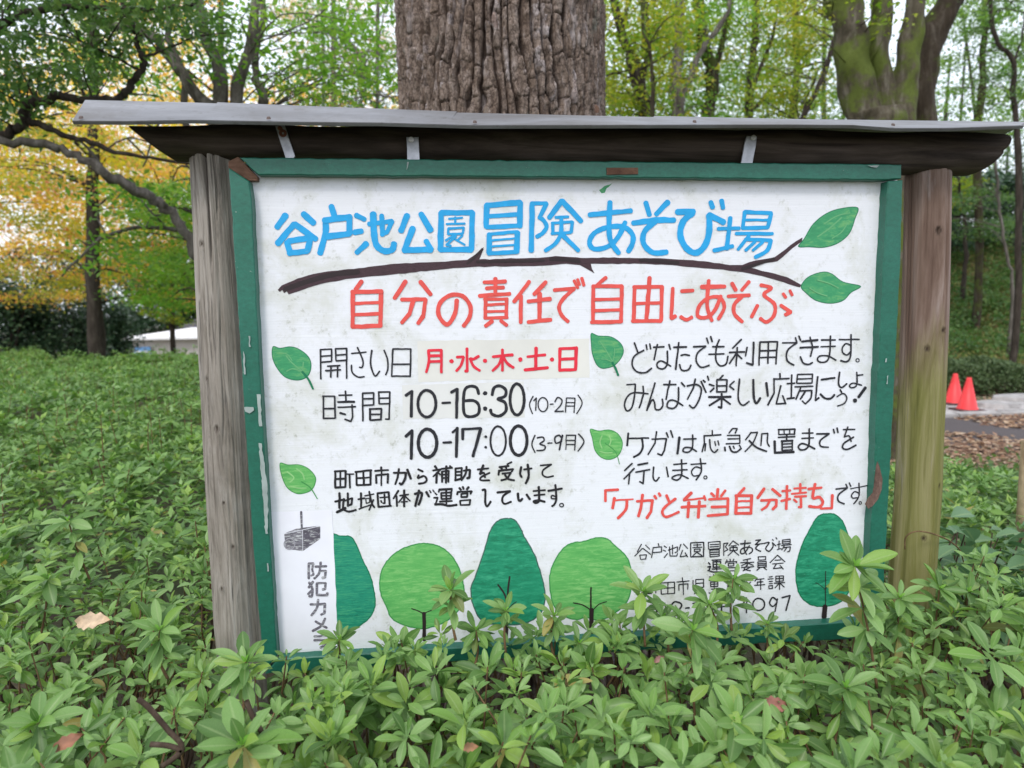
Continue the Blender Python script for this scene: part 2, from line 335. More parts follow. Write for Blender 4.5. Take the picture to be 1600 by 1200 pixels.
"w20 930,467 1000,455;w22 960,402 960,550;w18 940,570 1000,545;w16 1000,432 1095,412;w12 1010,462 1015,510 1050,500 1050,457 1010,460;w14 1005,545 1060,525;w20 ~1045,385 1070,500 1100,553;w18 1090,472 1045,580;"
"1132,405 1142,545;1130,405 1248,392;1248,392 1260,538;1140,547 1275,535;w18 1158,450 1235,445;w20 1205,418 1208,508 1188,508;w18 1168,482 1176,500;"
"1350,377 1298,460;w20 1330,432 1335,540;w18 1365,430 1455,417;w24 1410,372 1410,545;w16 1405,432 1352,500;w18 1415,432 1472,485;w14 1378,495 1445,490;"
"w26 ~1520,412 1590,400 1585,460 1560,525;w26 1565,375 1525,540;w24 1640,390 1668,440;w15 1675,375 1690,400;w15 1708,370 1723,392"),
((660,710,6.667),'sponsor_lettering','ink',22,
"w24 130,122 150,150;110,168 190,155;w20 190,157 112,230;w26 150,192 145,298;w20 165,192 187,212;w22 200,150 310,138;w24 250,122 245,298;205,178 205,290;w20 205,178 275,170 270,288;w18 210,212 270,207;w18 210,247 270,242;w20 285,120 302,135;"
"345,147 345,265;345,147 410,140 405,250;w20 350,182 400,180;w20 350,217 400,214;w24 340,270 415,250;430,170 495,160;w26 495,162 490,240 465,250;~460,127 450,200 407,270;"
"w22 575,157 690,145;w26 635,112 600,205;w20 ~602,205 640,192 652,240;~700,192 615,235 610,268 700,270;"
"w20 930,80 882,103;w22 800,132 900,120;w22 812,135 830,150;w20 860,125 875,145;800,167 792,215;w24 795,172 945,152 930,180;w20 832,200 920,190;~920,192 880,250 820,270;~860,212 895,255 958,270;"
"w24 ~1030,130 1018,200 1035,238;w20 1058,157 1140,145;w26 ~1097,105 1107,225 1075,303;"
"w20 1230,115 1345,105;w18 ~1340,108 1262,160 1252,210 1295,237 1365,225;"
"w18 132,402 150,420;w18 120,452 160,450 137,518;w26 ~130,520 210,520 270,535 358,525;w24 175,367 310,360;w20 175,367 170,392;w18 305,362 303,385;w20 195,402 300,395 295,460 198,465 195,402;w18 200,430 295,430;w20 180,492 310,485;w20 248,365 250,515;"
"w24 385,350 402,370;w24 420,337 430,362;w24 482,340 462,365;w22 362,418 367,392 515,385 500,412;w20 405,412 470,405 465,443 405,445 405,412;w18 392,482 500,472 490,525 397,528 392,482;"
"w24 ~625,372 655,375 655,500 675,540 712,490;"
"w24 780,397 915,382;w22 ~915,385 845,430 832,485 860,515 925,492;w26 ~995,405 1000,465 1018,485 1042,460;w24 1085,417 1120,468;"
"w20 1155,382 1280,372;w20 1165,427 1275,417;w24 ~1212,338 1215,475 1185,505 1160,490 1210,478 1275,493;"
"w24 1310,380 1455,355;w22 ~1385,317 1395,460 1375,520 1350,540;w16 ~1390,440 1350,428 1345,458 1382,462;w12 o 1450,528,20,18"),
((980,790,3.81),'organiser_lettering','black',6.5,
"85,230 60,275;110,235 135,260;90,255 45,300;95,255 140,290;75,295 80,320 110,318 115,292 75,295;"
"185,225 190,245;155,250 205,245 205,275 155,280;155,250 145,310;"
"220,240 235,250;215,265 230,272;220,310 240,285;245,265 300,245 298,275 285,280;270,235 270,290;252,245 255,300 295,300 300,285;"
"320,230 308,265;335,228 360,255;330,265 315,305 355,298;345,280 360,305;"
"w8 378,222 378,305 455,303 455,218 378,222;395,235 440,233;417,228 417,248;390,250 445,247;400,260 435,258 433,272 400,273 400,260;417,275 392,297;415,278 445,297;"
"483,218 485,260 553,255 553,213 483,218;495,232 545,230;493,246 545,243;492,265 493,305 548,300 548,262 492,265;497,278 545,276;497,291 545,289;"
"575,225 575,298;575,225 600,222 585,245 600,262 580,272;630,210 605,240;630,210 665,235;618,240 650,238;612,250 612,268 655,265 655,248 612,250;633,240 630,270 600,298;635,270 665,295;"
"w9 675,228 735,222;w8 ~702,208 698,262 712,290;w8 ~728,238 700,280 678,285 678,262 705,248 740,252 745,272 725,288;"
"w8 765,207 795,203 762,232;w8 762,232 812,225;w8 ~785,230 765,255 795,272;"
"w8 ~815,225 845,220 825,255 845,272 868,245 865,220;865,220 885,240;865,200 870,208;885,190 892,200;"
"905,210 903,260;893,232 915,228;893,262 918,255;925,205 925,228 970,225 970,200 925,205;925,216 968,213;918,238 978,232;935,240 920,265;930,250 972,245 968,270 955,275;950,250 935,272;"
"w9 485,340 493,350;w9 480,365 497,362 487,385;w9 480,385 510,395 570,395;w8 505,325 560,322;w8 512,335 557,333 555,365 512,367 512,335;512,350 555,349;505,378 562,376;w8 533,322 533,385;"
"592,322 596,332;612,318 614,330;635,318 630,330;585,345 587,335 652,333 650,343;602,345 635,343 635,358 602,360 602,345;595,370 645,368 643,388 595,388 595,370;"
"735,315 690,325;715,325 715,360;675,340 755,336;712,342 680,358;718,342 750,355;680,368 755,363;712,355 695,380 735,388;738,365 690,388;"
"780,305 782,325 825,322 825,303 780,305;778,335 778,368 828,365 828,332 778,335;782,346 825,344;782,356 825,354;790,370 772,385;812,368 830,382;"
"895,295 850,340;895,295 940,335;880,325 915,323;865,347 930,342;890,345 870,375 920,370;910,355 930,378;"
"105,470 106,525 145,522 145,468 105,470;106,497 145,495;125,470 125,523;150,478 188,474;172,476 170,520;"
"200,460 203,527 282,522 282,455 200,460;203,492 282,488;242,458 242,525;"
"328,428 330,448;295,455 370,448;308,470 308,505;308,470 362,465 360,498;333,450 335,530;"
"392,445 392,500;408,440 408,488 455,485 455,438 408,440;410,463 453,460;420,490 400,525;440,488 442,515 465,515;"
"515,410 515,422;490,425 545,422;503,430 507,440;530,428 527,440;487,445 550,442;497,455 540,453 540,480 497,482 497,455;497,468 540,466;518,445 518,520;500,497 538,495;487,520 550,518;"
"590,420 650,417;595,435 645,432;585,450 655,446;620,405 620,450;600,462 598,520;600,462 643,460 640,515;602,480 640,478;602,495 640,493;"
"712,415 712,450;690,430 680,455;735,425 750,445;735,455 690,500;"
"775,430 760,450;765,440 815,435;775,455 810,453;758,475 820,470;775,455 775,475;795,438 795,500;"
"845,425 865,422;838,438 870,435;845,452 865,450;845,465 865,463;843,478 845,495 865,493 865,475 843,478;885,420 885,452 930,448 930,418 885,420;885,435 930,433;907,418 907,500;875,462 938,458;905,462 880,490;910,462 935,485"),
((980,790,3.81),'telephone_lettering','black',9,
"o 150,625,26,33;225,580 188,630;188,630 245,625;228,600 228,655;~262,592 285,572 322,585 315,612 270,652;270,655 330,650;347,610 370,608;390,582 435,575 405,640;~455,588 480,570 500,590 455,638;455,640 505,636;560,555 528,605;528,603 580,600;562,580 562,640;590,600 620,597;710,548 682,600;682,598 738,592;712,570 710,638;o 783,588,35,36;~890,562 865,547 848,580 868,600 893,575;895,555 880,632;922,548 970,535 945,625"),
]
CAMERA_SHEET = ((420,780,5),'security_camera_lettering','grey_print',20,
"312,502 312,620;312,502 348,502;w16 348,502 338,545 350,590 328,598;405,492 405,520;365,527 450,524;~402,525 392,580 355,620;w18 395,562 445,560;445,560 438,612 418,615;"
"345,645 312,690;~315,650 340,700 335,757 315,757;335,715 307,742;375,660 375,742;375,748 452,750;455,752 457,732;375,657 445,655;443,655 440,702 420,705;"
"325,822 440,817;438,818 435,890 408,902;~385,785 375,850 332,908;"
"~440,932 408,990 342,1030;365,955 452,1005;"
"355,1072 458,1067;355,1102 462,1099;~462,1100 440,1135 402,1160")
# ================================================================= ground, road, kerb
def ss(a, b, x):
    t = np.clip((x-a)/(b-a), 0, 1); return t*t*(3-2*t)
def ground_z(x, y):
    x = np.asarray(x, float); y = np.asarray(y, float)
    hill = ss(8.6, 19, y)*3.6*ss(1.5, 5.5, x-.12*(y-9))
    drop = -2.6*ss(13, 22, y)*(1-ss(-1.5, 4.5, x-.1*(y-14)))
    und = .12*np.sin(x*1.3+y*.7)*np.sin(y*1.1-x*.4)*ss(8.8, 11, y)+.06*np.sin(x*3.1)*np.sin(y*2.7)*ss(9, 11, y)
    return hill+drop+und
gx = np.unique(np.concatenate([np.linspace(-150, -14, 18), np.linspace(-14, 22, 121), np.linspace(22, 160, 18)]))
gy = np.unique(np.concatenate([np.linspace(-60, -3, 14), np.linspace(-3, 30, 133), np.linspace(30, 220, 22)]))
GX, GY = np.meshgrid(gx, gy); GZ = ground_z(GX, GY)
V = np.stack([GX.ravel(), GY.ravel(), GZ.ravel()], 1)
nx = len(gx); i = np.arange(len(gy)-1)[:, None]*nx; j = np.arange(nx-1)[None]
F = np.stack([i+j, i+j+1, i+nx+j+1, i+nx+j], -1).reshape(-1, 4)
m, nt, b, out = mat_new('soil')
v = coords(nt); a1 = noise_tex(nt, v, 1.1, 6, .6); a2 = noise_tex(nt, v, 22, 8, .7)
col = mixc(nt, ramp(nt, a1, [(.42, g3(0)), (.6, g3(1))]), ramp(nt, a2, [(.3, (.045, .03, .02)), (.7, (.16, .115, .075))]), ramp(nt, a2, [(.3, (.035, .05, .018)), (.7, (.10, .115, .045))]))
nt.links.new(col, b.inputs['Base Color']); b.inputs['Roughness'].default_value = .95; bump(nt, b, a2, .8, .03)
link('ground', mesh_np('ground', V, F, True), m, kind='structure')

def strip(name, x0, x1, y0, y1, z, mat, nseg=60, wob=.05):
    xs = np.linspace(x0, x1, nseg)
    ya = y0+wob*np.sin(xs*2.1)+wob*.6*np.sin(xs*5.3+1); yb = y1+wob*.5*np.sin(xs*1.7+2)
    V = np.concatenate([np.stack([xs, ya, np.full(nseg, z)], 1), np.stack([xs, yb, np.full(nseg, z)], 1)])
    i = np.arange(nseg-1); F = np.stack([i, i+1, i+1+nseg, i+nseg], 1)
    return link(name, mesh_np(name, V, F), mat, kind='structure')
m, nt, b, out = mat_new('asphalt')
a2 = noise_tex(nt, coords(nt), 120, 4, .8); a1 = noise_tex(nt, coords(nt), 1.4, 5)
nt.links.new(mixc(nt, a1, ramp(nt, a2, [(.3, (.045, .036, .038)), (.7, (.09, .075, .078))]), ramp(nt, a2, [(.3, (.065, .052, .052)), (.7, (.12, .10, .10))])), b.inputs['Base Color'])
b.inputs['Roughness'].default_value = .85; bump(nt, b, a2, .5, .01)
strip('road', 1.6, 40, 4.50, 6.31, .004, m)
concrete = plain_mat('concrete', (.36, .34, .33), .85, var=.3, scale=9, bmp=.4)
strip('pavement', 1.6, 40, 6.70, 7.55, .012, concrete, wob=.02)
kerb = link('kerb', None, kind='structure')
for k in range(24):
    mb = MB(); x = 2.0+k*.605
    mb.box((x, 6.35+rng.normal(0, .006), -.05), (x+.59, 6.48, .05+rng.normal(0, .008)), .008)
    V, F = mb.get(); part('kerb_stone', V, F, concrete, kerb)
gutter = plain_mat('gutter_dark', (.05, .045, .04), .9)
strip('gutter', 1.6, 40, 6.49, 6.69, .006, gutter, wob=0)
# broken slab edge behind the cones
mb = MB()
for (x, w, z, y) in ((6.1, .55, .08, 6.78), (6.75, .5, .10, 6.9), (7.62, .75, .07, 6.75), (8.1, .9, .12, 6.95), (9.1, .7, .09, 6.9)):
    a = np.linspace(0, 2*math.pi, 11)[:-1]+rng.uniform(-.1, .1, 10)
    r = rng.uniform(.8, 1.05, 10)
    top = np.stack([x+w/2+np.cos(a)*w/2*r, y+.3+np.sin(a)*.26*r, np.full(10, z)], 1); bot = top.copy(); bot[:, 2] = -.02; bot[:, :2] += (bot[:, :2]-[x+w/2, y+.3])*.12
    mb.add(np.concatenate([top, bot]), [list(range(10))]+[[q, 10+q, 10+(q+1) % 10, (q+1) % 10] for q in range(10)])
V, F = mb.get(); link('slab_pieces', mesh_np('slab_pieces', V, F), concrete, kind='structure')

# ================================================================= leaf templates and scattering
def leaf_template(lod, w=.36, curve=.12, fold=.10):
    """unit leaf along +x, width w, tip drooping in -z"""
    if lod == 0:
        xs = np.array([0, .08, .2, .38, .56, .74, .88, .96, 1]); ws = np.array([.06, .20, .50, .85, 1, .88, .58, .28, .05])*w/2
        V = []
        for x, q in zip(xs, ws):
            z = -curve*x*x
            V += [(x, q, z+fold*q*1.4), (x, 0, z), (x, -q, z+fold*q*1.4)]
        F = []
        for r in range(8):
            a = r*3; F += [(a, a+1, a+4, a+3), (a+1, a+2, a+5, a+4)]
        return np.array(V), np.array(F)
    if lod == 1:
        V = [(0, 0, 0), (.45, w/2, .03-curve*.2), (1, 0, -curve), (.45, -w/2, .03-curve*.2), (.5, 0, -curve*.25)]
        return np.array(V, float), np.array([(0, 4, 1), (1, 4, 2), (0, 3, 4), (3, 2, 4)])
    return np.array([(0, 0, 0), (.5, w/2, .02), (1, 0, -curve*.5), (.5, -w/2, .02)], float), np.array([(0, 3, 2, 1)])
def euler_mats(yaw, pitch, roll):
    cy, sy, cp, sp, cr, sr = np.cos(yaw), np.sin(yaw), np.cos(pitch), np.sin(pitch), np.cos(roll), np.sin(roll)
    # x axis: direction (yaw) lifted by pitch; roll round the leaf axis
    X = np.stack([cy*cp, sy*cp, sp], 1); Y0 = np.stack([-sy, cy, np.zeros_like(cy)], 1); Z0 = np.cross(X, Y0)
    Y = Y0*cr[:, None]+Z0*sr[:, None]; Z = -Y0*sr[:, None]+Z0*cr[:, None]
    return np.stack([X, Y, Z], 2)      # columns
RIB = np.tile([0., 1., 0.], 9)
def tilt_mat(t):
    c, s = math.cos(t), math.sin(t); return np.array([[1, 0, 0], [0, c, -s], [0, s, c]])
def scatter(T, P, yaw, pitch, roll, size, tilt=0):
    TV, TF = T; M = euler_mats(yaw, pitch, roll)
    if np.ndim(tilt): c, s = np.cos(tilt), np.sin(tilt); o, z = np.ones_like(c), np.zeros_like(c); M = np.einsum('nij,njk->nik', np.stack([np.stack([o, z, z], 1), np.stack([z, c, -s], 1), np.stack([z, s, c], 1)], 1), M)
    elif tilt: M = tilt_mat(tilt) @ M
    V = np.einsum('nij,kj->nki', M, TV)*np.asarray(size)[:, None, None]+P[:, None, :]
    n, k = len(P), len(TV)
    F = (TF[None]+(np.arange(n)*k)[:, None, None]).reshape(-1, TF.shape[1])
    return V.reshape(-1, 3), F, len(TF)
def leaf_cloud(name, T, P, yaw, pitch, roll, size, mat, root=None, tint=None, kind=None, **kw):
    V, F, k = scatter(T, P, yaw, pitch, roll, size)
    tint = rng.uniform(0, 1, len(P)) if tint is None else tint
    at_ = {'tint': ('FACE', np.repeat(tint, k))}
    if root is None:
        return link(name, mesh_np(name, V, F, True, at_), mat, kind=kind, **kw)
    return part(name, V, F, mat, root, True, at_, kind=kind)
LEAF0 = [leaf_template(0, w, c, f) for w, c, f in ((.34, .12, .45), (.40, .22, .30), (.31, .02, .55))]
LEAF1 = leaf_template(1, .46, .15); LEAF2 = leaf_template(2, .50, .1)
# ================================================================= the notice board
PW, PZ0 = 1.3, 0.72; PZ1 = PZ0+PW/1.3418
board = thing('notice_board', 'white hand-painted wooden notice board in a green frame under a grey metal roof', 'notice board', loc=(.65, .04, 0))

def px_outline(poly, jit=.45, step=11, closed=True):
    poly = np.asarray(poly, float); out = []
    n = len(poly)
    for i in range(n if closed else n-1):
        a, b = poly[i], poly[(i+1) % n]; L = np.hypot(*(b-a)); k = max(1, int(L/step))
        for t in np.arange(k)/k:
            p = a+(b-a)*t
            if 0 < t: p = p+rng.normal(0, jit, 2)
            out.append(p)
    return np.array(out)
def px_slab(name, poly, yf, yb, mat, root, jit=.4, label=None, kind=None, bevel=0):
    P = px_outline(poly, jit); A = at_many(P, yf); n = len(A)
    if bevel:
        c = A.mean(0); B = A.copy(); B[:, 1] += bevel
        Q = px_outline(poly, 0)
        nrm = np.roll(A, -1, 0)-np.roll(A, 1, 0); nv = np.stack([nrm[:, 2], np.zeros(n), -nrm[:, 0]], 1); nv /= np.linalg.norm(nv, axis=1)[:, None]+1e-9
        area = np.sum(A[:, 0]*np.roll(A[:, 2], -1)-np.roll(A[:, 0], -1)*A[:, 2])
        sgn = 1 if area > 0 else -1
        A = A-nv*bevel*sgn
        C = B.copy(); C[:, 1] = yb
        V = np.concatenate([A, B, C]); F = [list(range(n))]
        for r in (0, n): F += [[r+i, r+n+i, r+n+(i+1) % n, r+(i+1) % n] for i in range(n)]
        F += [[2*n+i for i in range(n)][::-1]]
    else:
        B = A.copy(); B[:, 1] = yb
        V = np.concatenate([A, B]); F = [list(range(n)), [n+i for i in range(n)][::-1]]
        F += [[i, n+i, n+(i+1) % n, (i+1) % n] for i in range(n)]
    return part(name, V, F, mat, root, label=label, kind=kind)

# --- materials
m, nt, b, out = mat_new('white_panel_paint'); PANEL = m
g = noise_tex(nt, coords(nt, (1.2, 1, 60)), 6, 6, .7); gf = noise_tex(nt, coords(nt, (3, 1, 120)), 5, 4, .7)
sm = noise_tex(nt, coords(nt), 7, 8, .68, .3); sp = noise_tex(nt, coords(nt), 55, 6, .75); big = noise_tex(nt, coords(nt), 2.2, 3)
col = ramp(nt, g, [(.25, (.73, .745, .785)), (.7, (.79, .80, .84))])
col = mixc(nt, ramp(nt, sm, [(.49, g3(0)), (.68, g3(.75))]), col, (.56, .57, .50))
f2 = N(nt, "ShaderNodeMath", operation='MULTIPLY'); nt.links.new(ramp(nt, sp, [(.56, g3(0)), (.68, g3(1))]), f2.inputs[0]); nt.links.new(ramp(nt, sm, [(.42, g3(.15)), (.62, g3(.9))]), f2.inputs[1])
col = mixc(nt, f2.outputs[0], col, (.42, .43, .38))
col = mixc(nt, ramp(nt, gf, [(.68, g3(0)), (.78, g3(.5))]), col, (.45, .45, .43))
nt.links.new(col, b.inputs['Base Color']); b.inputs['Roughness'].default_value = .55; b.inputs['Specular IOR Level'].default_value = .3
bump(nt, b, g, .25, .002)

def paint_mat(name, c, worn=.66, var=.12, streak=None, ang=0):
    m, nt, b, out = mat_new(name)
    n0 = noise_tex(nt, coords(nt, (1, 1, 1), (0, ang, 0)) if streak is None else coords(nt, streak, (0, ang, 0)), 40 if streak is None else 22, 6, .7, .3)
    col = ramp(nt, n0, [(.3, tuple(x*(1-var) for x in c)), (.7, tuple(min(1, x*(1+var)) for x in c))])
    sp = noise_tex(nt, coords(nt, (1, 1, 5)), 70, 5, .75)
    if worn: col = mixc(nt, ramp(nt, sp, [(worn, g3(0)), (worn+.08, g3(.8))]), col, (.62, .63, .64))
    nt.links.new(col, b.inputs['Base Color']); b.inputs['Roughness'].default_value = .5; b.inputs['Specular IOR Level'].default_value = .3
    return m
PAINT = dict(blue=paint_mat('blue_paint', (.02, .345, .70)), red=paint_mat('orange_red_paint', (.72, .09, .075)),
             crimson=paint_mat('crimson_paint', (.72, .03, .055)), black=paint_mat('black_paint', (.022, .022, .028), .69),
             ink=paint_mat('black_ink', (.018, .017, .02), .66), grey_print=paint_mat('grey_print', (.13, .12, .15), .52),
             brown=paint_mat('brown_paint', (.055, .028, .035), .72, .5, (6, 1, 30)), darkbrown=paint_mat('dark_brown_paint', (.028, .018, .020), .74))
def green_mat(name, a, bcol, ccol, streak, ang):
    m, nt, b, out = mat_new(name)
    n0 = noise_tex(nt, coords(nt, tuple(q*(1 if i_ < 2 else 1.6) for i_, q in enumerate(streak)), (0, ang, 0)), 34, 9, .74, .5); n1 = noise_tex(nt, coords(nt), 9, 4)
    col = ramp(nt, n0, [(.38, a), (.5, bcol), (.62, ccol)]); col = mixc(nt, ramp(nt, n1, [(.35, g3(0)), (.65, g3(.55))]), col, bcol)
    sp = noise_tex(nt, coords(nt, (1, 1, 6)), 60, 5, .75)
    col = mixc(nt, ramp(nt, sp, [(.68, g3(0)), (.76, g3(.55))]), col, (.6, .64, .6))
    nt.links.new(col, b.inputs['Base Color']); b.inputs['Roughness'].default_value = .5; return m
G_DARK = green_mat('deep_green_paint', (.006, .15, .075), (.012, .25, .13), (.05, .38, .21), (1, 1, 2.5), .7)
G_TEAL = green_mat('teal_green_paint', (.006, .14, .085), (.012, .25, .15), (.07, .36, .17), (1.3, 1, 7), -.6)
G_LEAF = green_mat('mid_green_paint', (.02, .22, .09), (.04, .30, .12), (.20, .45, .15), (1, 1, 2), 1.0)
G_LIGHT = green_mat('light_green_paint', (.07, .33, .08), (.12, .42, .11), (.25, .54, .18), (1, 1, 3.5), 0)
G_OUT = paint_mat('dark_green_outline', (.010, .17, .08)); G_OUT2 = paint_mat('green_outline', (.05, .26, .07)); G_OUT3 = paint_mat('grey_outline', (.05, .13, .10))

m, nt, b, out = mat_new('green_frame_paint'); FRAME = m
v = coords(nt, (1.5, 1.5, 1.5)); n0 = noise_tex(nt, v, 4, 5); n1 = noise_tex(nt, coords(nt, (2, 1, 2)), 38, 7, .75); n5 = noise_tex(nt, coords(nt, (.6, 1, 1)), 150, 4, .8)
col = ramp(nt, n0, [(.3, (.008, .105, .066)), (.7, (.014, .135, .090))])
col = mixc(nt, ramp(nt, n1, [(.68, g3(0)), (.715, g3(1))]), col, (.38, .40, .36))
col = mixc(nt, .35, col, ramp(nt, n5, [(.3, g3(.2)), (.7, g3(.8))]), 'OVERLAY')
nt.links.new(col, b.inputs['Base Color']); b.inputs['Roughness'].default_value = .42; bump(nt, b, n1, .3, .002)
BARE = bark_mat('bare_wood', (.07, .035, .025), (.16, .09, .06), (.27, .17, .13), scale=30, stretch=(.25, 1, 1), bmp=.5)

# --- panel
mb = MB(); mb.box((-.02, 0, PZ0-.02), (PW+.02, .014, PZ1+.02)); V, F = mb.get()
panel = part('panel', V, F, PANEL, board)

# --- frame rails (front faces 24 mm proud of the panel)
px_slab('frame_rail', [(374, 246), (1409, 257), (1409, 258), (1409, 279), (1387, 281), (900, 277), (403, 273)], -.024, .012, FRAME, board, .35, bevel=.002)
px_slab('frame_rail', [(357, 262), (389, 283), (393, 310), (405, 560), (419, 800), (433, 1025), (412, 1050), (396, 860), (379, 600), (366, 400)], -.0245, .012, FRAME, board, .35, bevel=.002)
px_slab('frame_rail', [(1388, 283), (1411, 281), (1408, 400), (1400, 560), (1393, 700), (1385, 850), (1378, 993), (1354, 966), (1361, 830), (1366, 760), (1369, 650), (1376, 510), (1381, 400)], -.0243, .012, FRAME, board, .35, bevel=.002)
px_slab('frame_rail', [(414, 1053), (434, 1030), (1352, 970), (1377, 996), (900, 1022)], -.0238, .012, FRAME, board, .3, bevel=.002)
px_slab('exposed_wood', [(357, 252), (372, 245), (402, 276), (402, 282), (389, 282), (357, 262)], -.015, .010, BARE, board, .5)
px_slab('exposed_wood', [(948, 262), (997, 262), (997, 272), (948, 273)], -.0262, -.020, BARE, board, .2)
px_slab('exposed_wood', [(1371, 721), (1374, 728), (1379, 748), (1378, 764), (1372, 780), (1364, 790), (1357, 795), (1352, 788), (1357, 778), (1364, 770), (1367, 748), (1369, 728)], -.0252, -.0235, bark_mat('bare_split_wood', (.06, .035, .028), (.16, .10, .08), (.30, .23, .20), scale=60, stretch=(1, 1, .2), bmp=.6), board, 1.1)
mb = MB()
WORN = plain_mat('worn_pale_paint', (.30, .36, .34), .7)
for q in ([(401, 616), (407, 616), (410, 666), (405, 666)], [(404, 692), (409, 693), (418, 760), (419, 834), (415, 834), (412, 792)], [(417, 880), (419, 880), (420, 893), (418, 893)],
          [(380, 548), (383, 560), (384, 585), (381, 585)], [(388, 525), (391, 525), (392, 542), (389, 542)], [(381, 636), (396, 636), (397, 641), (390, 646), (383, 643)], [(636, 253), (639, 253), (637, 262), (635, 266)],
          [(1386, 588), (1388, 586), (1387, 600), (1385, 600)], [(1384, 560), (1386, 560), (1385, 566), (1383, 566)], [(1355, 258), (1374, 258), (1370, 262), (1362, 261)]):
    P = px_outline(q, .5, 5); A = at_many(P, -.0272); part('worn_patch', A, [list(range(len(A)))], WORN, board)

# --- posts: weathered round timber with drying cracks and knots
def post(name, edge, side, Yc, r_of, mat, knots, cracks, ztop, seed, notch=None):
    E3 = np.array([at(x, y, Yc) for x, y in edge]); E3 = E3[np.argsort(E3[:, 2])]
    zs = np.concatenate([np.linspace(-.02, .55, 12), np.linspace(.56, ztop, 260)])
    nseg = 280; a = np.arange(nseg)*2*math.pi/nseg
    xe = np.interp(zs, E3[:, 2], E3[:, 0]); xe[zs < E3[0, 2]] = E3[0, 0]
    R = r_of(zs); xc = xe+side*R
    A, Z = np.meshgrid(a, zs)
    rr = np.repeat(R[:, None], nseg, 1)
    r0 = np.random.default_rng(seed)
    for k in range(9):
        rr += .0009*np.sin((k+1)*A+Z*r0.uniform(-4, 4)+r0.uniform(0, 6.28))/(1+.2*k)
    for (pu, pv, am) in ((70, 3.0, .0011), (130, 6.0, .0007), (26, 9.0, .0007)):
        g_ = r0.uniform(-1, 1, (pu, 200)); x_ = A/(2*math.pi)*pu; y_ = (Z+1)*pv; xi = np.floor(x_).astype(int); yi = np.floor(y_).astype(int); fx = x_-xi; fy = y_-yi
        gg = lambda i, j: g_[i % pu, j % 200]
        rr += am*((gg(xi, yi)*(1-fx)+gg(xi+1, yi)*fx)*(1-fy)+(gg(xi, yi+1)*(1-fx)+gg(xi+1, yi+1)*fx)*fy)
    for (ang, z0, z1, dep, wd) in cracks:
        an = np.radians(ang)+.07*np.sin(Z*7+ang)+.03*np.sin(Z*31+ang*2)
        d = (A-an+math.pi) % (2*math.pi)-math.pi
        env = np.clip((Z-z0)/.05, 0, 1)*np.clip((z1-Z)/.05, 0, 1)
        rr -= dep*np.exp(-(d/wd)**2)*env
    kn = np.zeros_like(rr)
    for (ang, z, s) in knots:
        d = ((A-np.radians(ang)+math.pi) % (2*math.pi)-math.pi)*.045; dz = Z-z
        q = np.sqrt(d*d+(dz*.8)**2); kn = np.maximum(kn, np.exp(-(q/(s*.75))**2)*(.75+.25*np.sin(q*1400)))
        rr += .003*np.exp(-(q/s)**2)-.0055*np.exp(-(q/(s*.45))**2)
    if notch: rr = notch(rr, A, Z)
    X = xc[:, None]+np.cos(A)*rr; Yy = Yc+np.sin(A)*rr
    V = np.stack([X, Yy, Z], -1).reshape(-1, 3); nz = len(zs)
    i = np.arange(nz-1)[:, None]*nseg; j = np.arange(nseg)[None]; k = (j+1) % nseg
    Q = np.stack([i+j, i+k, i+nseg+k, i+nseg+j], -1).reshape(-1, 4)
    c = len(V); V = np.concatenate([V, [[xc[-1], Yc, ztop+.001]]])
    T = np.stack([(nz-1)*nseg+np.arange(nseg), (nz-1)*nseg+(np.arange(nseg)+1) % nseg, np.full(nseg, c)], 1)
    return part(name, V, [Q, T], mat, board, True, {'knot': ('POINT', np.append(kn.ravel(), 0))})
m, nt, b, out = mat_new('weathered_grey_wood')
v = coords(nt, (1, 1, .09)); n0 = noise_tex(nt, v, 46, 10, .72, .8); n1 = noise_tex(nt, coords(nt, (1, 1, .3)), 6, 5); n2 = noise_tex(nt, coords(nt, (1, 1, .045)), 120, 5, .7)
n3 = noise_tex(nt, coords(nt, (1, 1, .35)), 9, 5, .6, 2.5)
col = ramp(nt, n0, [(.30, (.10, .085, .07)), (.46, (.27, .24, .205)), (.58, (.37, .335, .295)), (.74, (.50, .475, .445))])
col = mixc(nt, ramp(nt, n1, [(.4, g3(0)), (.65, g3(.7))]), col, ramp(nt, n3, [(.38, (.12, .10, .07)), (.55, (.24, .21, .175)), (.65, (.33, .31, .28))]))
col = mixc(nt, ramp(nt, n2, [(.57, g3(0)), (.66, g3(.75))]), col, (.075, .068, .06))
ka = N(nt, "ShaderNodeAttribute", attribute_name='knot'); col = mixc(nt, ramp(nt, ka.outputs['Fac'], [(.2, g3(0)), (.75, g3(.85))]), col, (.05, .035, .025))
nt.links.new(col, b.inputs['Base Color']); b.inputs['Roughness'].default_value = .8; b.inputs['Specular IOR Level'].default_value = .2; bump(nt, b, n0, .9, .006)
GREYWOOD = m
def left_notch(rr, A, Z):
    # split, frayed head of the post
    d1 = (A-np.radians(268)+math.pi) % (2*math.pi)-math.pi
    t = np.clip((Z-1.62)/.10, 0, 1)
    return rr-.017*np.exp(-(d1/.09)**2)*t
zt = float(at(330, 221, .0)[2])
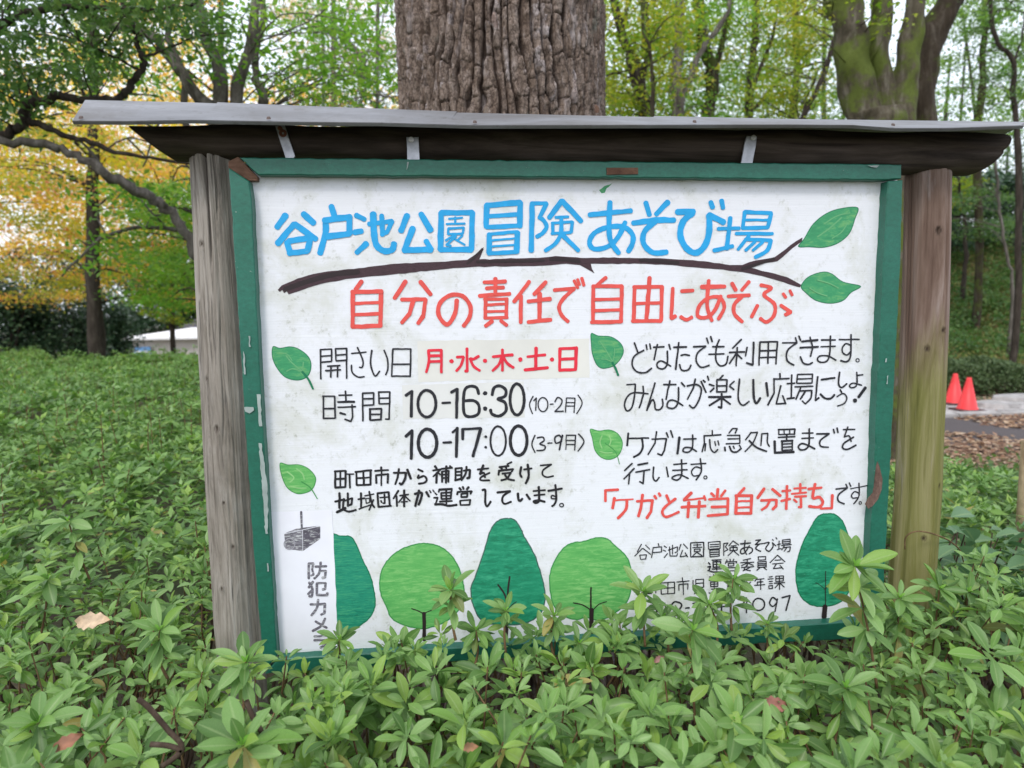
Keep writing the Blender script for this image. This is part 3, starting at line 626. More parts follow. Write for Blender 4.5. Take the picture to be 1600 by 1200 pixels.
post('post', [(297, 222), (302, 300), (311, 480), (318, 620), (322, 720), (330, 860), (337, 980), (342, 1040)], +1, .048,
     lambda z: np.interp(z, [0, .7, 1.0, 1.4, 1.6, zt], [.049, .047, .046, .043, .0385, .0365]), GREYWOOD,
     [(245, 1.56, .009), (262, 1.20, .009), (285, .96, .006), (250, .87, .006), (270, 1.05, .005), (238, 1.30, .007)],
     [(258, 1.36, 1.62, .004, .018), (275, .72, 1.02, .003, .015), (230, .8, 1.3, .003, .015), (268, 1.50, 1.76, .010, .05), (292, 1.60, 1.76, .008, .05), (228, 1.44, 1.8, .006, .05), (247, 1.0, 1.5, .004, .03), (215, .6, 1.1, .003, .03), (280, 1.15, 1.45, .003, .03)], zt, 3, left_notch)
m, nt, b, out = mat_new('red_brown_mossy_wood')
v = coords(nt, (1, 1, .07)); n0 = noise_tex(nt, v, 26, 8, .65, 1.0); n1 = noise_tex(nt, coords(nt, (1, 1, .16)), 11, 6, .6, .5)
wood = ramp(nt, n0, [(.30, (.085, .05, .037)), (.46, (.165, .11, .085)), (.58, (.24, .175, .145)), (.72, (.34, .285, .26))])
mossc = ramp(nt, n0, [(.3, (.095, .10, .022)), (.48, (.175, .175, .05)), (.6, (.25, .235, .10)), (.72, (.33, .30, .21))])
sx = N(nt, "ShaderNodeSeparateXYZ"); tc = N(nt, "ShaderNodeTexCoord"); nt.links.new(tc.outputs['Object'], sx.inputs[0])
mr = N(nt, "ShaderNodeMapRange"); mr.inputs[1].default_value = 1.66; mr.inputs[2].default_value = 1.12; mr.inputs[3].default_value = -.35; mr.inputs[4].default_value = .42
nt.links.new(sx.outputs[2], mr.inputs[0])
ad = N(nt, "ShaderNodeMath", operation='ADD'); nt.links.new(mr.outputs[0], ad.inputs[0]); nt.links.new(n1, ad.inputs[1])
col = mixc(nt, ramp(nt, ad.outputs[0], [(.58, g3(0)), (.80, g3(.9))]), wood, mossc)
ka = N(nt, "ShaderNodeAttribute", attribute_name='knot'); col = mixc(nt, ramp(nt, ka.outputs['Fac'], [(.15, g3(0)), (.7, g3(.9))]), col, (.035, .022, .015))
n8 = noise_tex(nt, coords(nt, (1, 1, .12)), 14, 5, .6, .6); col = mixc(nt, ramp(nt, n8, [(.58, g3(0)), (.70, g3(.6))]), col, (.36, .33, .32))
nt.links.new(col, b.inputs['Base Color']); b.inputs['Roughness'].default_value = .8; b.inputs['Specular IOR Level'].default_value = .2; bump(nt, b, n0, .6, .005)
REDWOOD = m
zt2 = float(at(1445, 252, .02)[2])
post('post', [(1478, 255), (1477, 360), (1473, 500), (1467, 660), (1464, 760), (1455, 890)], -1, .05,
     lambda z: np.interp(z, [0, .7, 1.2, zt2-.03, zt2], [.050, .0485, .0465, .0445, .042]), REDWOOD,
     [(262, 1.585, .011), (243, 1.33, .009), (285, 1.37, .009), (290, 1.02, .007), (255, .90, .008)],
     [(272, .8, 1.35, .003, .016), (296, 1.1, 1.7, .003, .015), (285, 1.3, 1.75, .0035, .04), (250, 1.0, 1.4, .002, .04), (300, .7, 1.2, .002, .03)], zt2, 5)

# --- beam: an old dark half-round timber, ends cut on the slant, long split towards the right
m, nt, b, out = mat_new('dark_beam_wood')
n0 = noise_tex(nt, coords(nt, (.07, 1, 1)), 34, 8, .7, .8); n1 = noise_tex(nt, coords(nt, (.4, 1, 1)), 4, 4)
col = ramp(nt, n0, [(.3, (.020, .015, .012)), (.5, (.06, .046, .036)), (.75, (.12, .093, .078))])
col = mixc(nt, ramp(nt, n1, [(.45, g3(0)), (.65, g3(.6))]), col, ramp(nt, n0, [(.3, (.045, .034, .029)), (.7, (.16, .13, .115))]))
nt.links.new(col, b.inputs['Base Color']); b.inputs['Roughness'].default_value = .85; b.inputs['Specular IOR Level'].default_value = .2; bump(nt, b, n0, .6, .004)
ns, na = 240, 72; Yb = .045
T_ = np.linspace(0, 1, ns); pxs = 192+T_*(1582-192)
topz = np.array([at(p, np.interp(p, [190, 600, 1000, 1600], [190, 190, 194, 203]), 0.0)[2] for p in pxs])
botz = np.array([at(p, np.interp(p, [190, 250, 400, 700, 1000, 1200, 1400, 1545, 1600], [240, 240, 242, 250, 253, 257, 265, 268, 267]), 0.0)[2] for p in pxs])
xx = np.array([at(p, 215, 0.0)[0] for p in pxs])
xlft, xrgt = xx[0], xx[-1]
V = []
aa = np.arange(na)*2*math.pi/na
for k in range(ns):
    hz = (topz[k]-botz[k])/2; zc = (topz[k]+botz[k])/2
    c, s_ = np.cos(aa), np.sin(aa)
    yy = Yb+np.sign(c)*np.abs(c)**.75*.052; zz = zc+np.sign(s_)*np.abs(s_)**.75*hz
    slit_z = at(pxs[k], 223+(pxs[k]-1240)*.04, 0)[2]
    if pxs[k] > 1010:
        g_ = np.exp(-((zz-slit_z)/.0022)**2)*(c < 0)*min(1, (pxs[k]-1010)/200); yy = yy+g_*.014
    yy = yy+.0022*np.sin(T_[k]*40+aa*3)+.0012*np.sin(T_[k]*93-aa*5)
    zz = zz+.0015*np.sin(T_[k]*31+aa*2)
    hn = (zz-botz[k])/(topz[k]-botz[k])
    x0 = xlft+(1-hn)*.070; x1 = xrgt-(1-hn)**1.5*.055
    V.append(np.stack([x0+(x1-x0)*T_[k], yy, zz], 1))
V = np.concatenate(V); i = np.arange(ns-1)[:, None]*na; j = np.arange(na)[None]; k = (j+1) % na
Q = np.stack([i+j, i+na+j, i+na+k, i+k], -1).reshape(-1, 4)
F = [list(q) for q in Q]+[list(range(na)), [(ns-1)*na+q for q in range(na)][::-1]]
part('beam', V, F, m, board, True)

# --- folded sheet metal roof over the beam
m, nt, b, out = mat_new('grey_sheet_metal')
n0 = noise_tex(nt, coords(nt, (.5, 2, 1)), 6, 7, .7); n1 = noise_tex(nt, coords(nt), 45, 5, .75)
col = ramp(nt, n0, [(.3, (.13, .13, .135)), (.7, (.26, .262, .275))]); n7 = noise_tex(nt, coords(nt, (1, 1, 1)), 3.2, 6, .7, .5); col = mixc(nt, ramp(nt, n7, [(.45, g3(0)), (.62, g3(.65))]), col, (.115, .105, .095))
col = mixc(nt, ramp(nt, n1, [(.58, g3(0)), (.70, g3(.75))]), col, (.085, .075, .065))
nt.links.new(col, b.inputs['Base Color']); b.inputs['Roughness'].default_value = .55; b.inputs['Metallic'].default_value = .25; bump(nt, b, n0, .15, .004)
METAL = m; RUST_ = plain_mat('dark_nail_head', (.10, .07, .06), .7)
n = 90; T_ = np.linspace(0, 1, n)
fp = np.stack([113+T_*(1600-113), np.interp(113+T_*1487, [113, 200, 300, 450, 600, 740, 950, 1240, 1330, 1400, 1480, 1600], [188.5, 189, 187, 190, 191.5, 195.5, 195, 194.5, 195, 200, 200, 196])], 1)
rp = np.stack([133+T_*(1604-133), np.interp(133+T_*1471, [133, 300, 500, 700, 940, 1240, 1600], [156, 160, 168, 175.5, 181, 187.5, 192])], 1)
A = at_many(fp, -.085); B = at_many(rp, .035)
lip = A.copy(); lip[:, 2] -= .004; lip[:, 1] += .002
Cc = B.copy(); Cc[:, 1] = .115; Cc[:, 2] -= .012
mid = A*.5+B*.5; mid[:, 2] += .0015*np.sin(T_*17)
rows = [lip, A, mid, B, Cc]; th = .0016
up = np.concatenate(rows); dn = up.copy(); dn[:, 2] -= th; dn[:n, 1] += th
F = []
for r in range(4):
    for i in range(n-1):
        F.append([r*n+i, r*n+i+1, (r+1)*n+i+1, (r+1)*n+i]); o = len(up)
        F.append([o+r*n+i, o+(r+1)*n+i, o+(r+1)*n+i+1, o+r*n+i+1])
for i in range(n-1):
    F.append([i, o+i, o+i+1, i+1]); F.append([4*n+i, 4*n+i+1, o+4*n+i+1, o+4*n+i])
for r in range(4):
    F.append([r*n, (r+1)*n, o+(r+1)*n, o+r*n]); F.append([r*n+n-1, o+r*n+n-1, o+(r+1)*n+n-1, (r+1)*n+n-1])
part('roof_sheet', np.concatenate([up, dn]), F, METAL, board)
for (c0, c1) in ((322, 700), (1012, 1604)):            # lapped second sheets
    t0, t1 = (c0-113)/1487, min(.999, (c1-113)/1487); q = np.linspace(t0, t1, 24)
    fa = np.stack([np.interp(q, T_, A[:, i_]) for i_ in range(3)], 1); fb = np.stack([np.interp(q, T_, B[:, i_]) for i_ in range(3)], 1)
    fa[:, 1] += .006; W_ = np.concatenate([fa, fb]); W_[:, 2] += .0022; W2 = W_.copy(); W2[:, 2] -= .0012; n_ = len(q)
    F_ = [[i, i+1, n_+i+1, n_+i] for i in range(n_-1)]+[[i, 2*n_+i, 2*n_+i+1, i+1] for i in range(n_-1)]+[[0, n_, 3*n_, 2*n_], [n_-1, 3*n_-1, 4*n_-1, 2*n_-1]]
    part('roof_lap', np.concatenate([W_, W2]), F_, METAL, board)
for px_ in (127, 420, 742, 1085, 1395):
    c_ = at(px_, float(np.interp(px_, fp[:, 0], fp[:, 1]))-3.5, -.081); a_ = np.arange(10)*.6283
    Vn = np.concatenate([np.stack([c_[0]+np.cos(a_)*.004*k_, c_[1]-.001+np.sin(a_)*.004*k_*.8, np.full(10, c_[2]+h_)+np.sin(a_)*.002*k_], 1) for k_, h_ in ((1, .0), (.7, .0035))])
    part('roof_nail', Vn, [[i, (i+1) % 10, 10+(i+1) % 10, 10+i] for i in range(10)]+[list(range(10, 20))], RUST_, board)

# --- metal straps and screws
STRAP = plain_mat('galvanised_strap', (.42, .43, .46), .4, .5, .25, 60, .2)
RUST = plain_mat('rust', (.16, .06, .035), .9); SCREW = plain_mat('screw_steel', (.75, .75, .76), .3, .4, .1)
def disc(cx, cy, r, y, th=.003, n=12):
    a = np.arange(n)*2*math.pi/n; c = at(cx, cy, y); rr = r*1.3/1050
    V = np.concatenate([np.stack([c[0]+np.cos(a)*rr*k, np.full(n, y+d), c[2]+np.sin(a)*rr*k], 1) for k, d in ((1, th), (1, .0006), (.75, 0), (.35, 0), (.25, .0012))])
    F = [[r_*n+i, (r_+1)*n+i, (r_+1)*n+(i+1) % n, r_*n+(i+1) % n] for r_ in range(4) for i in range(n)]+[[4*n+i for i in range(n)]]
    return V, F
for k, (quad, sc) in enumerate((([(430, 197), (444, 194), (461, 244), (459, 247), (446, 247)], (437, 200)), ([(635, 214), (654, 214), (655, 233), (656, 253), (636, 253), (636, 232)], (642.5, 217.5)), ([(1167, 212), (1183, 213), (1181, 229), (1176, 255), (1158, 255), (1163, 226)], (1178, 214.5)))):
    s_ = px_slab('strap', quad, -.0145, -.0110, STRAP, board, .15, bevel=.0006)
    V, F = disc(sc[0], sc[1], 4.2 if k else 3.4, -.0185, .004); part('screw', V, F, SCREW if k else RUST, s_)
V, F = disc(442, 208, 6, -.0153, .0007); part('rust_spot', V, F, RUST, board)
V, F = disc(1389, 641, 3, -.0275, .001);

# ================================================================= paint on the panel
_layer = [0]
def nxt():
    _layer[0] = (_layer[0]+1) % 14; return -.0009-_layer[0]*.00006
def stroke_mesh(mb, P, w, curved):
    """P in photo pixels, w brush width in pixels"""
    P = np.asarray(P, float)
    if curved: P = smooth_path(P, 7)
    else:
        a, b_ = P; L = np.hypot(*(b_-a)); k = max(2, int(L/7)+1); P = a+(b_-a)*np.linspace(0, 1, k)[:, None]
        if k > 3: P[1:-1] += rng.normal(0, .18, (k-2, 2))
    T = np.gradient(P, axis=0) if len(P) > 1 else np.array([[1, 0]]); T /= np.hypot(T[:, 0], T[:, 1])[:, None]+1e-9
    Nn = np.stack([-T[:, 1], T[:, 0]], 1); n = len(P)
    ph = rng.uniform(0, 6.28, 3); s = np.arange(n)
    h = w/2*(1+.055*np.sin(s*.9+ph[0])+.04*np.sin(s*2.3+ph[1]))*np.linspace(rng.uniform(.97, 1.06), rng.uniform(.92, 1.03), n)
    y0 = nxt(); yy = y0-np.linspace(0, .00004, n)
    L = P+Nn*h[:, None]; R = P-Nn*h[:, None]
    c0 = np.array([P[0]-T[0]*h[0]*.55+Nn[0]*h[0]*.62, P[0]-T[0]*h[0]*.72, P[0]-T[0]*h[0]*.55-Nn[0]*h[0]*.62])
    c1 = np.array([P[-1]+T[-1]*h[-1]*.5+Nn[-1]*h[-1]*.65, P[-1]+T[-1]*h[-1]*.66, P[-1]+T[-1]*h[-1]*.5-Nn[-1]*h[-1]*.65])
    A = at_many(np.concatenate([L, R, c0, c1]), np.concatenate([yy, yy, np.full(3, yy[0]), np.full(3, yy[-1])]))
    F = [[i, i+1, n+i+1, n+i] for i in range(n-1)]
    F.append([n, 2*n+2, 2*n+1, 2*n, 0]); F.append([n-1, 2*n+3, 2*n+4, 2*n+5, 2*n-1])
    mb.add(A, F)
def blob(mb, c, r):
    a = np.arange(14)*2*math.pi/14; P = np.array(c)+np.stack([np.cos(a), np.sin(a)], 1)*r*rng.uniform(.9, 1.1, (14, 1))
    y = nxt(); mb.add(at_many(P, y), [list(range(14))])
def lettering(blockspec, mbs):
    (x0, y0, sc), name, colr, w0, txt = blockspec
    mb = mbs.setdefault((name, colr), MB())
    for tok in txt.replace('\n', '').split(';'):
        tok = tok.strip()
        if not tok: continue
        w = w0; curved = False; ring = False
        parts_ = tok.split(' '); pts_ = []
        for q in parts_:
            if q.startswith('w'): w = float(q[1:])
            elif q == 'o': ring = True
            elif q == '~': curved = True
            elif q:
                if q[0] == '~': curved = True; q = q[1:]
                pts_.append([float(z) for z in q.split(',')])
        if ring:
            cx, cy, rx, ry = pts_[0]; a = np.linspace(-1.3, 2*math.pi-1.2, 15)
            P = np.stack([x0+(cx+rx*np.cos(a))/sc, y0+(cy+ry*np.sin(a))/sc], 1); P[-1] += .4
            stroke_mesh(mb, P, w/sc, True); continue
        P = np.array(pts_)/sc+[x0, y0]
        if len(P) == 2 and np.hypot(*(P[1]-P[0])) < 1: blob(mb, P[0], w/sc/2); continue
        if curved: stroke_mesh(mb, P, w/sc, True)
        else:
            for a, b_ in zip(P[:-1], P[1:]): stroke_mesh(mb, np.array([a, b_]), w/sc, False)
def ring_inset(P, d):
    T = np.roll(P, -1, 0)-np.roll(P, 1, 0); Nn = np.stack([-T[:, 1], T[:, 0]], 1); Nn /= np.hypot(Nn[:, 0], Nn[:, 1])[:, None]+1e-9
    ar = np.sum(P[:, 0]*np.roll(P[:, 1], -1)-np.roll(P[:, 0], -1)*P[:, 1])
    return P+Nn*d*(1 if ar > 0 else -1)
def sheet(name, P, y, mat, parent, label=None):
    A = at_many(P, y); return part(name, A, [list(range(len(A)))], mat, parent, label=label)

# pale yellowed repair patches and the paper strip
PATCH = plain_mat('yellowed_patch', (.70, .69, .645), .6, var=.06, scale=12, bmp=.05)
sheet('repair_patch', px_outline([(652, 533), (780, 531), (921, 529), (921, 590), (700, 595), (654, 597)], .5), -.0002, PATCH, panel)
PATCH2 = plain_mat('off_white_patch', (.69, .69, .67), .6, var=.05, scale=12, bmp=.05)
sheet('repair_patch', px_outline([(628, 602), (818, 596), (820, 652), (630, 655)], .5), -.0003, PATCH2, panel)
sheet('repair_patch', px_outline([(518, 724), (790, 720), (885, 717), (888, 798), (520, 806)], .6), -.00025, PANEL if 1 else plain_mat('grey_white_patch', (.69, .70, .73), .6, var=.05, scale=9, bmp=.05), panel)
sheet('paint_drip', px_outline([(936, 297), (944, 291), (957, 286), (948, 294), (945, 301), (940, 302)], .6, 4), -.0004, G_LEAF, panel)

# painted trees along the bottom (outline, fill, trunk)
def ptree(x0, y0, sc, poly, fill, outl, trunks, mirror=False):
    P = np.array(poly, float)/sc+[x0, y0]; P = smooth_path(P, 6, True); P = P+rng.normal(0, .25, P.shape)
    root_ = sheet('painted_tree', P, -.00045, outl, panel)
    I = ring_inset(P, 1.9)
    A = at_many(I, -.00058); part_child(root_, 'painted_crown', A, fill)
    mb = MB()
    for (pts_, w) in trunks: stroke_mesh(mb, np.array(pts_, float)/sc+[x0, y0], w/sc, len(pts_) > 2)
    if mb.n: V, F = mb.get(); part('painted_trunk', V, F, PAINT['darkbrown'], panel)
def part_child(root_, name, A, mat):
    # kept on the panel itself: a painted layer is a sub-part of the panel
    return part(name, A, [list(range(len(A)))], mat, panel)
ptree(420, 780, 5, [(480, 292), (560, 283), (640, 290), (685, 350), (740, 480), (790, 580), (818, 680), (835, 790), (825, 870), (780, 940), (700, 1000), (620, 1035), (520, 1050), (470, 1000), (460, 600)], G_TEAL, G_OUT, [])
ptree(420, 780, 5, [(1210, 340), (1300, 352), (1370, 385), (1440, 450), (1490, 540), (1520, 640), (1530, 740), (1500, 850), (1400, 950), (1250, 1010), (1160, 1012), (1050, 985), (960, 935), (905, 820), (870, 740), (862, 640), (885, 540), (940, 460), (1010, 400), (1110, 358)], G_LIGHT, G_OUT2,
      [([(1215, 1100), (1212, 890)], 28), ([(1205, 892), (1160, 870), (1115, 855)], 9), ([(1215, 892), (1245, 878), (1275, 866)], 7)])
ptree(720, 780, 5, [(350, 145), (420, 157), (465, 215), (500, 290), (570, 410), (620, 550), (655, 680), (662, 790), (620, 900), (500, 975), (300, 985), (160, 950), (90, 820), (75, 700), (110, 600), (170, 430), (230, 240), (280, 170)], G_DARK, G_OUT3,
      [([(352, 1090), (365, 860)], 26), ([(362, 800), (335, 730), (290, 668)], 13), ([(365, 860), (368, 720), (382, 605)], 14), ([(375, 858), (400, 825), (435, 800)], 6)])
ptree(720, 780, 5, [(1070, 295), (1150, 310), (1220, 370), (1300, 450), (1335, 560), (1335, 700), (1290, 820), (1180, 910), (1080, 948), (980, 930), (890, 945), (780, 900), (710, 800), (690, 620), (720, 500), (790, 390), (860, 340), (960, 325)], G_LIGHT, G_OUT2,
      [([(1020, 1050), (1022, 860)], 38), ([(1015, 870), (1018, 690)], 13), ([(1008, 860), (950, 825), (880, 810)], 9), ([(1040, 858), (1080, 820), (1140, 800)], 7)])
ptree(980, 790, 3.81, [(1185, 45), (1240, 50), (1290, 100), (1325, 200), (1350, 300), (1350, 440), (1290, 560), (1200, 600), (1100, 595), (1030, 540), (1003, 450), (1005, 350), (1040, 230), (1100, 110), (1140, 58)], G_DARK, G_OUT,
      [([(1172, 665), (1178, 598)], 28), ([(1180, 600), (1182, 390)], 5), ([(1180, 500), (1150, 475), (1122, 458)], 4), ([(1185, 492), (1205, 470), (1225, 452)], 4)])
PAPER = plain_mat('white_paper_strip', (.80, .80, .87), .5, var=.03, scale=20, bmp=.03)
strip_ = sheet('paper_notice', px_outline([(424, 800), (519, 797), (523, 880), (528, 1012), (438, 1019), (430, 900)], .3), -.0007, PAPER, panel)

# painted leaves
def pleaf(x0, y0, sc, poly, fill, outl, strokes, stem, vein):
    P = np.array(poly, float)/sc+[x0, y0]
    tips = P.copy(); P = smooth_path(P, 5, True)
    sheet('painted_leaf', P, -.00045, outl, panel)
    part('painted_leaf_face', at_many(ring_inset(P, 1.3), -.00058), [list(range(len(P)))], fill, panel)
    mb = MB()
    for (pts_, w) in strokes: stroke_mesh(mb, np.array(pts_, float)/sc+[x0, y0], w/sc, len(pts_) > 2)
    if mb.n: V, F = mb.get(); part('painted_vein', V, F, vein, panel)
    mb = MB()
    for (pts_, w) in stem: stroke_mesh(mb, np.array(pts_, float)/sc+[x0, y0], w/sc, len(pts_) > 2)
    if mb.n: V, F = mb.get(); part('painted_stem', V, F, outl, panel)
VEIN = paint_mat('pale_vein_paint', (.14, .40, .18))
pleaf(400, 520, 5.333, [(140, 113), (200, 125), (290, 113), (370, 140), (440, 200), (462, 270), (445, 345), (400, 385), (330, 397), (240, 370), (170, 290), (133, 200)], G_LEAF, G_OUT,
      [([(250, 190), (300, 250), (385, 320)], 9), ([(395, 245), (392, 275), (385, 310)], 10), ([(255, 320), (305, 300), (370, 318)], 9), ([(190, 165), (260, 180), (300, 230)], 7)], [([(385, 325), (435, 385), (475, 468)], 18)], VEIN)
pleaf(920, 510, 6.667, [(24, 70), (100, 95), (230, 105), (330, 170), (365, 250), (340, 330), (280, 400), (220, 430), (140, 440), (80, 400), (35, 290), (22, 180)], G_LEAF, G_OUT,
      [([(120, 160), (180, 250), (250, 370)], 10), ([(270, 230), (265, 300), (250, 360)], 9), ([(130, 340), (190, 345), (245, 375)], 9)], [([(245, 375), (280, 440), (307, 510)], 22)], VEIN)
LV = paint_mat('light_vein_paint', (.28, .55, .22))
pleaf(900, 650, 6.154, [(135, 125), (220, 140), (320, 130), (400, 165), (447, 240), (442, 320), (400, 390), (320, 422), (240, 400), (180, 330), (155, 220)], G_LIGHT, G_OUT2,
      [([(250, 190), (230, 250), (250, 310)], 12), ([(230, 340), (290, 355), (350, 350)], 10), ([(320, 190), (335, 240), (320, 280)], 12)], [([(280, 262), (380, 345), (418, 462)], 7)], LV)
pleaf(420, 710, 6.667, [(115, 90), (200, 105), (320, 105), (420, 150), (487, 230), (487, 300), (450, 370), (380, 405), (290, 412), (190, 350), (130, 220)], G_LIGHT, G_OUT2,
      [([(190, 180), (260, 240), (220, 290)], 14), ([(230, 330), (300, 350), (390, 350)], 11), ([(290, 150), (350, 200), (370, 260)], 13)], [([(340, 285), (430, 345), (505, 462)], 11)], LV)
pleaf(1000, 290, 4, [(988, 382), (1025, 330), (1080, 240), (1160, 175), (1250, 142), (1362, 136), (1345, 210), (1310, 300), (1240, 360), (1150, 388), (1060, 385)], G_LEAF, G_OUT,
      [([(1110, 320), (1180, 270), (1260, 200)], 9), ([(1150, 240), (1230, 190), (1310, 170)], 7), ([(1200, 330), (1260, 290), (1300, 230)], 6)], [], VEIN)
pleaf(1000, 290, 4, [(1005, 630), (1050, 570), (1140, 538), (1200, 550), (1270, 600), (1382, 628), (1320, 670), (1270, 720), (1190, 738), (1100, 720), (1040, 675)], G_LEAF, G_OUT,
      [([(1060, 640), (1110, 670), (1170, 690)], 8), ([(1110, 590), (1180, 610), (1240, 640)], 8)], [], VEIN)

# painted branch between the two title lines
br = [(434, 453), (440, 446), (465, 435), (490, 428), (512, 424), (560, 419), (617, 412), (687, 409), (730, 406), (742, 398), (756, 386), (749, 405), (790, 404), (840, 403), (868, 400), (900, 402), (908, 403), (960, 402), (1040, 404), (1100, 408), (1140, 414), (1160, 414), (1180, 407), (1210, 402), (1235, 383), (1254, 371),
      (1253, 377), (1238, 388), (1215, 408), (1190, 412), (1171, 418), (1200, 425), (1230, 433), (1252, 445), (1250, 449), (1225, 441), (1190, 431), (1160, 425), (1130, 421), (1100, 419), (1050, 414), (1000, 412), (923, 412), (925, 420), (929, 427), (917, 420), (906, 414), (885, 412), (850, 415), (800, 416), (740, 417), (700, 420), (640, 426), (590, 431), (540, 436), (500, 444), (475, 452), (451, 460), (448, 455), (444, 458), (441, 453), (437, 456)]
sheet('painted_branch', px_outline(br, .3, 8), -.00075, PAINT['brown'], panel)
mb = MB()
for pts_, w in (([(745, 409), (800, 408), (850, 407)], 4), ([(860, 405), (880, 405), (905, 408)], 6), ([(1000, 406), (1060, 410)], 5), ([(1160, 420), (1210, 404)], 5), ([(730, 412), (742, 402), (754, 389)], 4), ([(445, 452), (480, 440), (520, 429), (560, 425)], 8)):
    mb = MB(); stroke_mesh(mb, np.array(pts_, float), w, len(pts_) > 2); V, F = mb.get(); part('painted_branch_shade', V, F, PAINT['darkbrown'], panel)

# writing
mbs = {}
for blk in LETTERING: lettering(blk, mbs)
for (name, colr), mb in mbs.items():
    V, F = mb.get(); part(name, V, F, PAINT[colr], panel)
mbs = {}; lettering(CAMERA_SHEET, mbs)
for (name, colr), mb in mbs.items():
    V, F = mb.get(); part(name, V, F, PAINT[colr], panel)
# printed drawing of a security camera on the paper strip
def q5(P): return np.array(P, float)/5+[420, 780]
pm = {}
PR1 = paint_mat('print_mid_grey', (.16, .15, .18), .50, .5, (1, 1, 6), .8); PR2 = paint_mat('print_dark_grey', (.10, .09, .115), .53, .5, (1, 1, 6), -.6); PR3 = paint_mat('print_light_grey', (.33, .32, .36), .6)
sheet('printed_camera_front', q5([(120, 272), (262, 242), (264, 405), (132, 388)]), -.0010, PR1, panel)
sheet('printed_camera_side', q5([(266, 242), (402, 210), (402, 310), (268, 404)]), -.0010, PR2, panel)
sheet('printed_camera_top', q5([(122, 267), (222, 228), (400, 206), (262, 238)]), -.0010, PR1, panel)
mb = MB(); stroke_mesh(mb, q5([(252, 98), (258, 232)]), 3.2, False)
V, F = mb.get(); part('printed_camera_mount', V, F, PR2, panel)
mb = MB(); a = np.linspace(0, 6.2, 14)
for r in (42, 28): stroke_mesh(mb, q5(np.stack([162+r*np.cos(a), 350+r*np.sin(a)], 1)), 1.6, True)
blob(mb, q5([(175, 372)])[0], 2.6)
V, F = mb.get(); part('printed_camera_lens', V, F, PR3, panel)
